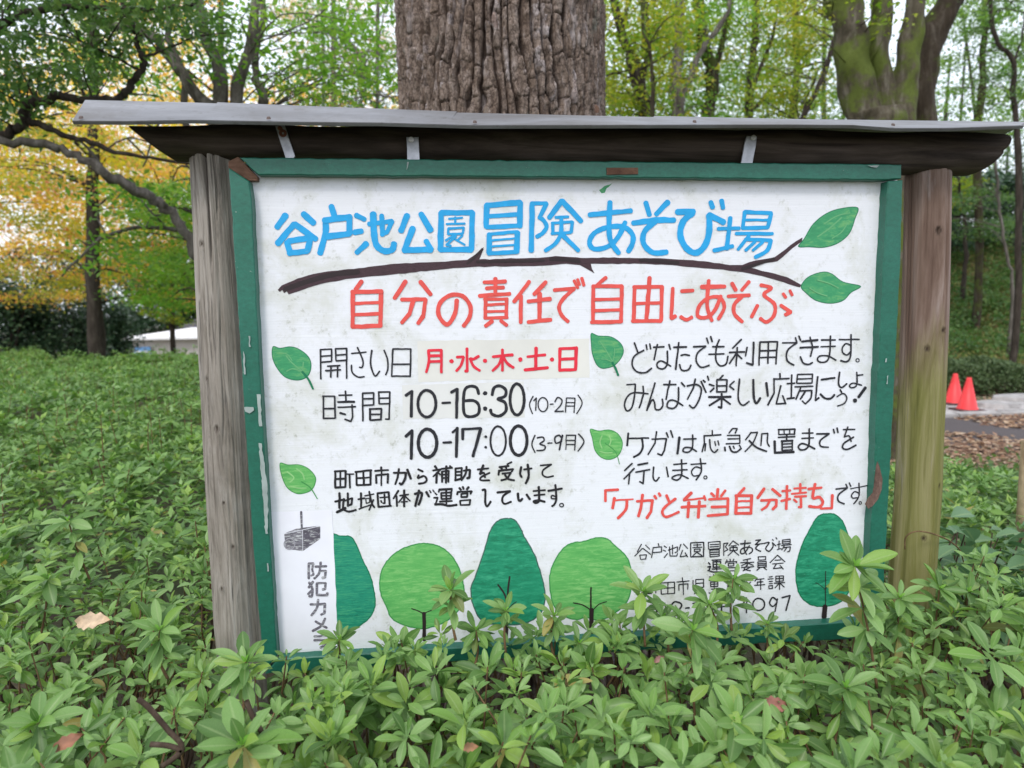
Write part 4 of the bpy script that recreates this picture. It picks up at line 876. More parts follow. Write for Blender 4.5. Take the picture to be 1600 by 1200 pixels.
# ================================================================= the big furrowed trunk right behind the board
def big_trunk():
    Yc = 1.42
    # edges in the photo: x 621..940 just over the roof; nearly upright, flaring slightly downwards
    L = at(619, 175, Yc); R = at(942, 180, Yc)
    xc = (L[0]+R[0])/2; rad = (R[0]-L[0])/2*.96
    zs = np.concatenate([np.linspace(-.05, 1.5, 30), np.linspace(1.51, 2.75, 330), np.linspace(2.78, 5.2, 60)])
    na = 620; a = np.arange(na)*2*math.pi/na
    A, Z = np.meshgrid(a, zs)
    # long plates of bark: irregular vertical furrows that fork and close, broken by cross cracks
    sh = A.shape
    def fbm(u, v, seed, oc=4):
        # periodic value noise on a lattice, vectorised
        tot = np.zeros(sh); amp = 1; nrm = 0
        for o in range(oc):
            r0 = np.random.default_rng(seed+o); per = int(round(u*2**o))
            g = r0.uniform(-1, 1, (per, 400)); x = A/(2*math.pi)*per; y = (Z+2)*v*2**o
            xi = np.floor(x).astype(int); yi = np.floor(y).astype(int); fx = x-xi; fy = y-yi
            fx = fx*fx*(3-2*fx); fy = fy*fy*(3-2*fy)
            q = lambda i, j: g[i % per, j % 400]
            tot += amp*((q(xi, yi)*(1-fx)+q(xi+1, yi)*fx)*(1-fy)+(q(xi, yi+1)*(1-fx)+q(xi+1, yi+1)*fx)*fy)
            nrm += amp; amp *= .55
        return tot/nrm
    warp = fbm(26, 3.2, 1, 4)*.62+fbm(9, 1.3, 9, 2)*.5
    u = A/(2*math.pi)*66+warp*1.5+.30*fbm(60, 11, 140, 3)
    ui = np.floor(u); f = u-ui
    # each furrow has its own depth along the height
    r1 = np.random.default_rng(77); tab = r1.uniform(0, 1, (4096,))
    def cellr(i, j): return tab[(i.astype(int)*131+j.astype(int)*17) % 4096]
    e = np.minimum(f, 1-f)                      # 0 in the furrow
    side = np.where(f < .5, ui, ui+1)
    dep = .35+.65*cellr(side, np.floor(Z*2.3+cellr(side, side*0)*7))
    fur = 1-np.exp(-(e/(.07+.13*dep+.05*fbm(80, 14, 160, 2)))**4)*dep**.35
    # cross cracks in each plate
    vz = Z*(4.5+5*cellr(ui, ui*0+3))+cellr(ui, ui*0)*9+fbm(60, 9, 30, 2)*.25
    fz = np.abs((vz % 1)-.5)*2; has = cellr(ui, np.floor(vz)) > .42
    cr = 1-np.where(has, np.exp(-((1-fz)/.04)**2)*.62, 0)
    plate = cellr(ui, np.floor(vz))
    fine = fbm(150, 26, 50, 4); mid = fbm(70, 8, 70, 3)
    u2 = A/(2*math.pi)*150+fbm(60, 8, 180, 3)*2.2; e2 = np.minimum(u2 % 1, 1-(u2 % 1)); v2 = (Z*26+fbm(90, 12, 190, 2)*1.5+cellr(np.floor(u2), ui*0)*5); e3 = np.minimum(v2 % 1, 1-(v2 % 1))
    flake = (1-.8*np.exp(-(e2/.16)**2))*(1-.7*np.exp(-(e3/.12)**2)*(cellr(np.floor(u2), np.floor(v2)) > .5)); fl = cellr(np.floor(u2)+7, np.floor(v2))
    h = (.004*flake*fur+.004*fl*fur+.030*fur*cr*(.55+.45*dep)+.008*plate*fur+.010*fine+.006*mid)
    flare = .16*np.exp(-np.maximum(Z, 0)/.45)+.03*np.clip((2.1-Z), 0, 2)/2
    rr = rad-.030+flare+h+.02*fbm(5, .5, 90, 2)
    X = xc+np.cos(A)*rr+.015*(Z-1.9)*0; Yy = Yc+np.sin(A)*rr
    V = np.stack([X, Yy, Z], -1).reshape(-1, 3)
    nz = len(zs); i = np.arange(nz-1)[:, None]*na; j = np.arange(na)[None]; k = (j+1) % na
    Q = np.stack([i+j, i+k, i+na+k, i+na+j], -1).reshape(-1, 4)
    m, nt, b, out = mat_new('furrowed_bark')
    ta = N(nt, "ShaderNodeAttribute", attribute_name='relief'); pl = N(nt, "ShaderNodeAttribute", attribute_name='plate')
    n1 = noise_tex(nt, coords(nt, (1, 1, .35)), 42, 8, .75); n2 = noise_tex(nt, coords(nt), 130, 5, .8); n3 = noise_tex(nt, coords(nt, (1, 1, .5)), 7, 4)
    col = ramp(nt, n1, [(.32, (.05, .033, .024)), (.47, (.14, .102, .080)), (.58, (.25, .20, .17)), (.70, (.46, .40, .375))])
    pc = ramp(nt, pl.outputs['Fac'], [(0, (.10, .070, .052)), (.5, (.175, .13, .10)), (.84, (.24, .19, .16)), (.92, (.48, .43, .43)), (.955, (.50, .45, .45)), (.97, (.22, .11, .07)), (1, (.24, .12, .08))])
    col = mixc(nt, .48, col, pc)
    col = mixc(nt, ramp(nt, ta.outputs['Fac'], [(.25, g3(.85)), (.62, g3(0))]), col, (.028, .018, .014))   # colour darkens down in the furrows and cross cracks
    col = mixc(nt, .85, col, ramp(nt, n2, [(.32, g3(.2)), (.68, g3(.82))]), 'OVERLAY')
    vo = N(nt, "ShaderNodeTexVoronoi", feature='DISTANCE_TO_EDGE'); vo.inputs['Scale'].default_value = 55; nt.links.new(coords(nt, (1, 1, .4)), vo.inputs['Vector'])
    wv = N(nt, "ShaderNodeMix", data_type='RGBA'); wv.inputs[0].default_value = .03; nt.links.new(coords(nt, (1, 1, .4)), wv.inputs[6])
    nn = N(nt, "ShaderNodeTexNoise"); nn.inputs['Scale'].default_value = 30; nt.links.new(coords(nt), nn.inputs['Vector']); nt.links.new(nn.outputs[1], wv.inputs[7]); nt.links.new(wv.outputs[2], vo.inputs['Vector'])
    col = mixc(nt, ramp(nt, vo.outputs[0], [(.02, g3(.7)), (.10, g3(0))]), col, (.05, .034, .028))
    n4 = noise_tex(nt, coords(nt, (1, 1, .3)), 16, 5, .7)
    col = mixc(nt, ramp(nt, n4, [(.56, g3(0)), (.68, g3(.6))]), col, (.42, .37, .36))
    lich = ramp(nt, n3, [(.62, g3(0)), (.72, g3(.6))])
    col = mixc(nt, lich, col, (.17, .21, .18))
    nt.links.new(col, b.inputs['Base Color']); b.inputs['Roughness'].default_value = .9; b.inputs['Specular IOR Level'].default_value = .15
    bump(nt, b, n1, .7, .008)
    t = thing('oak_tree', 'massive upright trunk with deep furrowed brown bark rising just behind the notice board', 'tree', loc=(xc, Yc, 0))
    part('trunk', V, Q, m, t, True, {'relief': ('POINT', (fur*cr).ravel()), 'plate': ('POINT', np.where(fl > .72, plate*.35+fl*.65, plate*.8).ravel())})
big_trunk()

# ================================================================= trees: trunk, limbs, twigs, crown
BARK_GREY = bark_mat('grey_bark', (.05, .043, .036), (.12, .105, .09), (.23, .21, .19), scale=20)
BARK_DARK = bark_mat('dark_bark', (.018, .014, .011), (.045, .036, .029), (.09, .075, .06), scale=20)
BARK_MOSS = bark_mat('mossy_bark', (.03, .025, .016), (.085, .072, .05), (.22, .20, .16), moss=(.095, .12, .026), moss_lo=.44, scale=12, bmp=1.0)
BARK_MOSS2 = bark_mat('dark_mossy_bark', (.018, .013, .009), (.042, .032, .022), (.11, .095, .075), moss=(.065, .08, .02), moss_lo=.50, scale=12)
Lf = lambda *s: [(p, c) for p, c in s]
MAPLE_O = leaf_mat('orange_maple_leaves', Lf((0, (.68, .31, .07)), (.2, (.78, .50, .08)), (.4, (.84, .66, .12)), (.58, (.72, .36, .14)), (.70, (.50, .52, .09)), (.86, (.28, .38, .09)), (1, (.64, .24, .13))), .55, .5, .2)
MAPLE_G = leaf_mat('olive_and_orange_maple_leaves', Lf((0, (.26, .30, .05)), (.22, (.42, .42, .07)), (.42, (.76, .58, .08)), (.56, (.78, .44, .11)), (.66, (.66, .27, .14)), (.76, (.48, .46, .07)), (1, (.16, .22, .05))), .5, .5, .2)
MAPLE_Y = leaf_mat('yellow_green_leaves', Lf((0, (.30, .34, .05)), (.3, (.20, .29, .04)), (.55, (.14, .24, .035)), (.8, (.40, .36, .055)), (1, (.10, .19, .03))), .5, .5, .2)
GREEN_B = leaf_mat('bright_green_leaves', Lf((0, (.10, .24, .035)), (.35, (.17, .32, .05)), (.7, (.24, .36, .06)), (1, (.09, .19, .04))), .5, .5, .2)
GREEN_M = leaf_mat('mid_green_leaves', Lf((0, (.055, .12, .035)), (.4, (.09, .17, .045)), (.7, (.13, .20, .055)), (1, (.07, .14, .05))), .4, .45, .3)
GREEN_D = leaf_mat('dark_evergreen_leaves', Lf((0, (.018, .045, .022)), (.4, (.035, .075, .035)), (.75, (.06, .11, .055)), (1, (.025, .06, .03))), .2, .4, .4)
PALE_P = leaf_mat('pale_peach_leaves', Lf((0, (.60, .40, .22)), (.4, (.62, .46, .24)), (.7, (.45, .40, .18)), (1, (.50, .34, .22))), .5, .6, .2)

def tree(name, label, limbs, clusters, bark, leafm, leaf=.05, base=None, cat='tree', group=None, sides=8, per=90, cr=.34, flat=.35, twig=True, tw_r=.006, lod=2, seed=0, rough=0):
    """limbs: list of (points, r0, r1); clusters: (n,3) centres of leaf sprays"""
    r0 = np.random.default_rng(seed+500)
    base = limbs[0][0][0] if base is None else base
    t = thing(name, label, cat, group, loc=tuple(map(float, base)))
    allp = []
    for q, (P, ra, rb) in enumerate(limbs):
        P = smooth_path(P, 14 if rough and ra > .055 else 5) if len(P) > 2 else np.asarray(P, float)
        n = len(P); big_ = rough and ra > .055; jit = r0.normal(0, 1, (n, 3))*min(ra, .05)*(0 if big_ else .25); jit[0] = 0; P = P+jit
        R = np.linspace(ra, rb, n)*(1+(0 if big_ else .06)*r0.normal(size=n))
        V, F = tube(P, R, (44 if rough and ra > .055 else sides) if ra > .03 else 6, True, .07, seed+q)
        if rough and ra > .055:
            S_ = 44; K = len(P); ctr = np.repeat(P, S_, 0); dv = V-ctr
            nz_ = np.array([.5*mnoise.fractal(Vector((v[0]*16, v[1]*16, v[2]*3.0)), .9, 2.1, 5)+.55*mnoise.noise(Vector((v[0]*4, v[1]*4, v[2]*.9))) for v in V])
            V = ctr+dv*(1+rough*nz_)[:, None]
        part('trunk' if q == 0 else 'limb', V, F, bark, t, True)
        allp.append(P)
    AP = np.concatenate(allp)
    C = np.asarray(clusters, float)
    if len(C):
        if twig:
            mb = MB()
            for c in C[:: max(1, len(C)//45)]:
                if np.min(np.linalg.norm(AP-c, axis=1)) > 1.3: continue
                d = np.linalg.norm(AP-c, axis=1); k = np.argmin(d+.4*np.abs(AP[:, 2]-c[2]+.3))
                a = AP[k]; mid = (a+c)/2+r0.normal(0, .06, 3)+[0, 0, .12*min(1, d[k])]
                V, F = tube(smooth_path([a, mid, c], 3), np.linspace(tw_r*1.6, tw_r*.5, 7), 4, False); mb.add(V, F)
            V, F = mb.get(); part('twigs', V, F, bark, t, True, kind='stuff')
        k = np.repeat(np.arange(len(C)), per); n = len(k)
        rad = cr*r0.uniform(.6, 1.3, len(C))[k]
        d = r0.normal(0, .55, (n, 3)); d[:, 2] *= flat
        P = C[k]+d*rad[:, None]
        clint = r0.uniform(0, 1, len(C))
        tint = (clint[k]*.9+r0.normal(0, .09, n)) % 1
        leaf_cloud('crown', (LEAF2 if lod == 2 else LEAF1), P, r0.uniform(0, 6.28, n), r0.normal(-.25, .45, n), r0.normal(0, .55, n), leaf*r0.uniform(.6, 1.3, n), leafm, t, tint)
    return t
def box_pts(n, x, y, pxr, pyr, seed, Yr):
    """cluster centres in a block of the place seen through the given part of the picture"""
    r0 = np.random.default_rng(seed)
    P = np.stack([r0.uniform(*pxr, n), r0.uniform(*pyr, n)], 1)
    return at_many(P, r0.uniform(*Yr, n))
def gz(x, y): return float(ground_z(x, y))
def down(p, z=None):
    p = np.array(p, float); p[2] = (gz(p[0], p[1]) if z is None else z)-.1; return p
def pp(pts_, Y): return [at(a, b, Y+(c[0] if c else 0)) for a, b, *c in pts_]
BP = lambda n, pxr, pyr, Yr, seed: box_pts(n, 0, 0, pxr, pyr, seed, Yr)

# ---- left: many-stemmed tree behind the board's left half; its long bough swings over to the left
Y = 4.2
fork = at(352, 300, Y)
tr = [([down(at(352, 900, Y)), at(350, 620, Y), at(348, 420, Y), fork], .13, .10),
      ([fork, at(335, 190, Y), at(300, 140, Y), at(268, 92, Y), at(225, 52, Y), at(150, 30, Y), at(90, -20, Y)], .055, .025),
      ([fork, at(346, 200, Y), at(343, 110, Y), at(322, 60, Y), at(305, -30, Y)], .065, .03),
      ([fork, at(366, 200, Y), at(372, 130, Y), at(392, 70, Y), at(402, -30, Y)], .06, .03),
      ([fork, at(405, 190, Y+.3), at(411, 150, Y+.3), at(398, 105, Y+.3), at(416, -20, Y+.3)], .05, .025),
      ([fork, at(290, 200, Y+.2), at(288, 120, Y+.2), at(265, 60, Y+.2), at(262, -20, Y+.2)], .035, .018),
      ([at(350, 560, Y), at(335, 460, Y-.3), at(306, 395, Y-.5), at(275, 345, Y-.6), at(240, 312, Y-.7), at(195, 288, Y-.8), at(140, 255, Y-.9), at(85, 228, Y-.9), at(0, 216, Y-1), at(-90, 190, Y-1)], .042, .022),
      ([at(350, 470, Y), at(310, 379, Y), at(262, 358, Y), at(205, 357, Y-.1), at(160, 372, Y-.1), at(125, 402, Y-.2), at(95, 432, Y-.2)], .022, .007),
      ([at(195, 288, Y-.8), at(160, 262, Y-.8), at(135, 228, Y-.8), at(90, 205, Y-.8)], .014, .006),
      ([at(262, 358, Y), at(235, 330, Y-.1), at(205, 300, Y-.1), at(180, 310, Y-.1)], .009, .004),
      ([at(346, 200, Y), at(300, 175, Y-.2), at(250, 190, Y-.3), at(225, 260, Y-.3)], .012, .005)]
cl = np.concatenate([BP(60, (60, 620), (-40, 150), (3.6, 5.6), 1), BP(16, (150, 310), (280, 420), (3.4, 4.6), 2), BP(34, (430, 620), (20, 165), (4, 5.5), 3)])
tree('many_stemmed_tree', 'grey many-stemmed tree whose long bough curves left past the left post', tr, cl, BARK_GREY, GREEN_B, .058, per=58, cr=.32, seed=3, tw_r=.005, rough=.10)

# ---- left: tree standing outside the frame reaching in with dark crooked boughs
Y = 3.3
tr = [([down(at(-330, 900, Y)), at(-320, 500, Y), at(-240, 330, Y), at(-110, 260, Y), at(0, 213, Y), at(34, 196, Y), at(44, 168, Y), at(84, 153, Y), at(135, 156, Y), at(185, 152, Y), at(206, 128, Y), at(221, 110, Y), at(222, 86, Y), at(210, 50, Y), at(196, 15, Y), at(190, -40, Y)], .036, .014),
      ([at(40, 187, Y), at(75, 200, Y), at(100, 212, Y), at(140, 222, Y), at(180, 238, Y), at(235, 246, Y), at(300, 256, Y)], .022, .009),
      ([at(222, 90, Y), at(255, 78, Y+.1), at(300, 60, Y+.1), at(360, 50, Y+.1)], .010, .004),
      ([at(218, 110, Y), at(190, 95, Y-.1), at(150, 75, Y-.2), at(110, 50, Y-.2), at(90, -10, Y-.2)], .010, .005),
      ([at(-110, 260, Y), at(-60, 120, Y-.2), at(20, 30, Y-.3), at(120, 12, Y-.2), at(240, 18, Y), at(300, 8, Y)], .03, .010)]
cl = np.concatenate([BP(74, (-120, 210), (-60, 130), (2.7, 4.2), 5), BP(20, (200, 330), (-40, 60), (2.8, 4.0), 6), BP(10, (-60, 60), (120, 190), (3, 4), 7)])
tree('crooked_tree', 'dark crooked bough with green leaves reaching in above the roof at the far left', tr, cl, BARK_DARK, GREEN_M, .052, per=80, cr=.24, flat=.5, seed=11, tw_r=.004, lod=1)

# ---- left: orange and yellow maples farther back
def maple(label, px, Yt, rpx, top, crown, n, seed, leafm=MAPLE_O, leaf=.074, lean=0, cr=.55, per=180, bark=BARK_DARK, flat=.28, wide=None, base_y=560, name='maple_tree', yr=None):
    p0 = at(px, base_y, Yt); r = rpx*(Yt+1.36)/FPX/2
    b = down(p0)
    ax = [b, at(px+lean*.3, 430, Yt), at(px+lean*.6, 250, Yt), at(px+lean, top, Yt)]
    tr = [(ax, r*1.1, r*.55)]
    r0 = np.random.default_rng(seed)
    for q in range(7):
        t_ = r0.uniform(.35, .95); s = ax[1]*(1-t_)+ax[3]*t_ if q else ax[2]
        L = r0.uniform(.8, 2.3)*(Yt/9); an = r0.uniform(0, 6.28)
        e = s+[math.cos(an)*L, math.sin(an)*L*.7, r0.uniform(.1, .9)]
        tr.append(([s, (s+e)/2+[0, 0, .25], e], r*.28, r*.08))
    (x0, x1), (y0, y1) = crown
    cl = BP(n, (x0, x1), (y0, y1), yr or (Yt+.35, Yt+3.2), seed+1)
    if not yr: cl = np.concatenate([cl, BP(n//6, (x0, x1), (y0, min(y1, 300)), (Yt-1.4, Yt+.3), seed+2)])
    return tree(name, label, tr, cl, bark, leafm, leaf, per=per, cr=cr, flat=flat, seed=seed, tw_r=.012)
maple('orange and yellow maple with a straight dark trunk beyond the azaleas left of the board', 146, 9.5, 21, -60, ((-60, 300), (190, 470)), 100, 21, leafm=MAPLE_G, base_y=556)
maple('tall orange maple at the far left edge rising behind the crooked bough', -60, 11.5, 20, -80, ((-160, 130), (60, 470)), 90, 31)
maple('tall golden maple far behind the many-stemmed tree', 345, 13.5, 16, -80, ((120, 330), (-40, 400)), 90, 41, leaf=.085)
maple('fresh green maple half hidden by the left post', 338, 8.0, 10, 150, ((215, 335), (300, 480)), 46, 51, leafm=GREEN_B, leaf=.07, cr=.42)
maple('pale peach autumn tree high behind the left half of the roof', 520, 15, 12, -80, ((430, 640), (-60, 110)), 40, 61, leafm=PALE_P, leaf=.09, per=90, bark=BARK_GREY)
maple('green tree seen between the left stems and the massive trunk', 590, 9, 9, -80, ((470, 640), (10, 200)), 40, 71, leafm=GREEN_M, leaf=.06, per=70, bark=BARK_GREY)
maple('slender tree left of the massive trunk with thin bare limbs', 505, 10.5, 7, -80, ((440, 620), (90, 230)), 30, 73, leafm=MAPLE_Y, leaf=.07, per=60, bark=BARK_GREY)
maple('yellowing tree standing in front of the pale hut', 268, 15, 8, 380, ((225, 330), (440, 520)), 16, 81, leafm=MAPLE_Y, leaf=.08, cr=.36, yr=(14, 16), per=80)

# ---- dark evergreen shrubs beyond the azalea field
def shrub(label, px, py0, py1, w, Yt, n, seed, leafm=GREEN_D, leaf=.10, name='evergreen_shrub'):
    c = at(px, (py0+py1)/2, Yt); hw = w*(Yt+1.36)/FPX/2; hh = (py1-py0)*(Yt+1.36)/FPX/2
    r0 = np.random.default_rng(seed); z0 = gz(c[0], c[1])
    u = r0.normal(size=(n, 3)); u /= np.linalg.norm(u, axis=1)[:, None]; u *= r0.uniform(.55, 1, n)[:, None]
    top = c[2]+hh; zc = (top+z0)/2; zh = (top-z0)/2
    C = np.array([c[0], c[1], zc])+u*[hw, hw*.8, zh]
    b = np.array([c[0], c[1], z0-.05])
    tr = [([b, b+[.1, 0, zh*.8], b+[.25, .1, zh*1.5]], .07, .03)]
    for q in range(5):
        an = r0.uniform(0, 6.28); e = b+[math.cos(an)*hw*.7, math.sin(an)*hw*.5, zh*r0.uniform(1, 1.7)]
        tr.append(([b, (b+e)/2+[0, 0, .2], e], .035, .012))
    return tree(name, label, tr, C, BARK_DARK, leafm, leaf, cat='shrub', per=150, cr=.36, flat=.8, seed=seed, tw_r=.01)
shrub('dark evergreen shrub at the far left edge beyond the azaleas', 5, 440, 560, 150, 14, 70, 91)
shrub('dark evergreen shrub just left of the straight dark maple trunk', 95, 465, 560, 110, 14.5, 50, 92)
shrub('dark evergreen shrub between the dark maple trunk and the pale hut', 165, 450, 560, 75, 17, 60, 93)
shrub('tall dark evergreen rising behind the roof of the pale hut', 262, 425, 545, 150, 46, 150, 94, leaf=.2)
shrub('bluish evergreen shrub above the hut beside the left post', 300, 400, 515, 90, 44, 50, 95, leafm=GREEN_M, leaf=.22)

# ---- right: mossy forked tree and its dark leaning neighbour
Y = 4.6
fk = at(1378, 250, Y)
tr = [([down(at(1385, 620, Y)), at(1384, 400, Y), at(1380, 300, Y), at(1374, 225, Y), at(1370, 175, Y)], .29, .25),
      ([at(1355, 190, Y), at(1335, 120, Y), at(1330, 60, Y), at(1322, 10, Y), at(1318, -60, Y)], .16, .12),
      ([at(1385, 170, Y-.05), at(1372, 80, Y-.05), at(1378, 20, Y-.05), at(1376, -60, Y-.05)], .10, .085),
      ([at(1408, 230, Y-.1), at(1412, 150, Y-.1), at(1418, 90, Y-.1), at(1428, 30, Y-.1), at(1438, -60, Y-.1)], .12, .075),
      ([at(1330, 60, Y), at(1310, 30, Y), at(1295, 10, Y), at(1290, -40, Y)], .06, .03)]
cl = BP(20, (1180, 1400), (-70, 40), (4, 6), 101)
tree('mossy_tree', 'stout forked tree trunk covered in bright green moss above the right end of the roof', tr, cl, BARK_MOSS, MAPLE_Y, .05, per=40, cr=.3, seed=100, sides=22, rough=.16)
Y = 4.9
tr = [([down(at(1432, 620, Y)), at(1435, 400, Y), at(1437, 220, Y), at(1440, 120, Y), at(1455, 60, Y), at(1482, 5, Y), at(1520, -50, Y)], .16, .105),
      ([at(1440, 130, Y), at(1436, 70, Y), at(1430, 0, Y), at(1422, -60, Y)], .07, .06)]
cl = BP(14, (1400, 1620), (-90, 20), (4.4, 6), 103)
tree('dark_leaning_tree', 'dark trunk leaning right beside the mossy forked tree above the roof', tr, cl, BARK_MOSS2, GREEN_M, .05, per=40, cr=.3, seed=104, sides=18, rough=.12)

# ---- right: green maple wood above the roof
def slim(label, pts_, Yt, r, cl, leafm, seed, leaf=.058, per=120, cr=.38, bark=BARK_DARK, limbs=(), name='slender_tree'):
    cl = cl+np.array([0, .45, 0])
    P = [at(a, b_, Yt) for a, b_ in pts_]
    tr = [([down(P[0])]+P, r, r*.5)]
    for L in limbs: tr.append(([at(a, b_, Yt) for a, b_ in L], r*.4, r*.15))
    return tree(name, label, tr, cl, bark, leafm, leaf, per=per, cr=cr, flat=.28, seed=seed, tw_r=.006)
slim('slim forked tree close to the right side of the massive trunk', [(1030, 560), (1012, 300), (1000, 130), (975, 60), (955, -30)], 6.2, .085, BP(40, (930, 1060), (-50, 190), (5.4, 7.6), 111), MAPLE_Y, 110, limbs=[[(1005, 180), (985, 110), (975, 40), (985, -30)], [(1000, 150), (1012, 60), (1008, -30)]])
slim('thin reddish stem swaying upwards right of the massive trunk', [(1015, 560), (1015, 250), (1020, 120), (1005, 40), (1003, -30)], 5.4, .03, BP(22, (980, 1100), (-40, 180), (4.8, 6.4), 113), MAPLE_Y, 112, bark=BARK_MOSS2)
slim('tree with a straight grey trunk in the middle of the right-hand wood', [(1060, 560), (1060, 260), (1058, 110), (1064, -30)], 7.5, .12, BP(46, (1000, 1160), (-50, 185), (6.6, 9), 115), GREEN_B, 114, bark=BARK_GREY, limbs=[[(1060, 170), (1090, 90), (1130, 30), (1150, -30)]])
slim('tree with a thick dark forked trunk left of the middle of the right-hand wood', [(1105, 560), (1103, 250), (1112, 120), (1095, 50), (1088, -30)], 8.2, .14, BP(46, (1050, 1200), (-50, 185), (7.2, 9.6), 117), GREEN_B, 116, bark=BARK_MOSS2, limbs=[[(1110, 130), (1130, 60), (1150, -20)]])
slim('tree with a crooked dark trunk near the middle of the right-hand wood', [(1170, 560), (1168, 260), (1172, 140), (1180, 60), (1182, -30)], 9, .09, BP(50, (1120, 1290), (-50, 190), (8, 10.5), 119), MAPLE_Y, 118, limbs=[[(1170, 180), (1225, 120), (1290, 95)], [(1172, 150), (1205, 60), (1225, -30)]])
slim('slanting dark tree just left of the mossy forked trunk', [(1200, 560), (1235, 260), (1262, 170), (1290, 110), (1310, 40)], 7.0, .05, BP(40, (1200, 1330), (-40, 180), (6.4, 8.4), 121), MAPLE_Y, 120, limbs=[[(1245, 215), (1262, 150), (1275, 125)]])
slim('distant tree with two thin stems left of the mossy trunk', [(1228, 560), (1232, 260), (1245, 100), (1240, -30)], 11, .10, BP(56, (1180, 1340), (-50, 190), (10, 13), 123), GREEN_B, 122, leaf=.07)
# trees on the slope, far right
slim('pale green tree in the gap right of the dark leaning trunk', [(1530, 420), (1528, 230), (1535, 120), (1540, -30)], 12, .10, BP(70, (1470, 1640), (-50, 200), (10.5, 13.5), 125), GREEN_B, 124, leaf=.075, bark=BARK_MOSS2)
slim('thin dark forked tree at the right edge above the roof', [(1592, 430), (1590, 230), (1583, 100), (1555, 60), (1545, -30)], 9.5, .06, BP(30, (1520, 1660), (-50, 160), (8.6, 10.6), 127), GREEN_M, 126, limbs=[[(1584, 100), (1598, 50), (1605, -20)]])
slim('leaning dark pine trunk on the slope beside the right post', [(1486, 402), (1492, 350), (1500, 318), (1508, 250)], 15.5, .16, BP(80, (1460, 1640), (270, 380), (13.5, 17), 129), GREEN_D, 128, leaf=.12)
slim('thin curving sapling on the slope near the right edge', [(1583, 448), (1572, 395), (1562, 330), (1556, 270), (1550, 200)], 10.5, .035, BP(26, (1480, 1620), (290, 380), (10, 12.5), 131), GREEN_M, 130, leaf=.07, bark=BARK_GREY)
slim('yellow-topped small maple under the right end of the beam', [(1508, 400), (1506, 340), (1500, 300), (1495, 270)], 13, .05, BP(12, (1475, 1545), (268, 315), (12, 14), 133), MAPLE_Y, 132, leaf=.08)
slim('grey straight tree at the right edge under the beam', [(1592, 405), (1590, 330), (1592, 240)], 16, .11, BP(70, (1470, 1640), (255, 400), (15, 18), 135), GREEN_D, 134, leaf=.13, bark=BARK_GREY)

# ---- far woods that read as one mass
def woods(name, label, n, xr, yr, zr, leafm, leaf, seed, hull=None):
    r0 = np.random.default_rng(seed)
    k = n//60; C = np.stack([r0.uniform(*xr, k), r0.uniform(*yr, k), r0.uniform(0, 1, k)], 1)
    base = ground_z(C[:, 0], C[:, 1]); C[:, 2] = base+zr[0]+(zr[1]-zr[0])*C[:, 2]**1.25
    idx = np.repeat(np.arange(k), 60); m_ = len(idx)
    P = C[idx]+r0.normal(0, 1, (m_, 3))*[.62, .62, .34]
    tint = (r0.uniform(0, 1, k)[idx]+r0.normal(0, .1, m_)) % 1
    return leaf_cloud(name, LEAF2, P, r0.uniform(0, 6.28, m_), r0.normal(-.2, .5, m_), r0.normal(0, .6, m_), leaf*r0.uniform(.6, 1.4, m_), leafm, None, tint, kind='stuff', label=label, cat='trees')
woods('distant_woods', 'far green woods closing the view behind the trees on the right', 46000, (3, 36), (20, 30), (-.5, 7), GREEN_M, .17, 141)
woods('distant_woods', 'far dark woods low behind the hut on the left', 52000, (-32, 2), (47, 52), (-.5, 8.5), GREEN_D, .34, 142)
woods('distant_woods', 'far orange and gold woods high behind the maples on the left', 36000, (-34, 3), (50, 60), (5.5, 22), MAPLE_O, .36, 143)
woods('distant_woods', 'far light green woods behind the middle of the roof', 16000, (-4, 12), (22, 32), (1, 10), GREEN_B, .20, 144)
mb = MB(); r0 = np.random.default_rng(150)
for k in range(70):
    x = r0.uniform(-24, 34); y = r0.uniform(18, 34); z = gz(x, y)
    if x < 2 and y > 12: continue
    h = r0.uniform(5, 11); l = r0.normal(0, .5, 2)
    V, F = tube(smooth_path([[x, y, z-.2], [x+l[0]*.4, y, z+h*.5], [x+l[0], y+l[1], z+h]], 3), np.linspace(r0.uniform(.07, .17), .04, 7), 6, False, .05, k); mb.add(V, F)
V, F = mb.get(); link('distant_trunks', mesh_np('distant_trunks', V, F, True), BARK_DARK, kind='stuff', label='dark trunks of the far woods on both sides', cat='trees')
# ================================================================= azaleas
AZ = leaf_mat('azalea_leaves', Lf((0, (.07, .145, .034)), (.2, (.11, .215, .052)), (.45, (.16, .285, .078)), (.66, (.215, .345, .115)), (.80, (.15, .285, .055)), (.92, (.25, .375, .075)), (.985, (.09, .16, .04)), (1, (.36, .29, .09))), .30, .42, .42)
AZ_NEW = leaf_mat('azalea_new_leaves', Lf((0, (.16, .36, .05)), (1, (.22, .42, .08))), .4, .4, .4)
STEM = bark_mat('azalea_stems', (.09, .055, .03), (.17, .105, .055), (.25, .17, .09), scale=60, bmp=.3)
TWIGM = bark_mat('azalea_twigs', (.035, .024, .018), (.075, .052, .038), (.14, .11, .09), scale=40, bmp=.3)

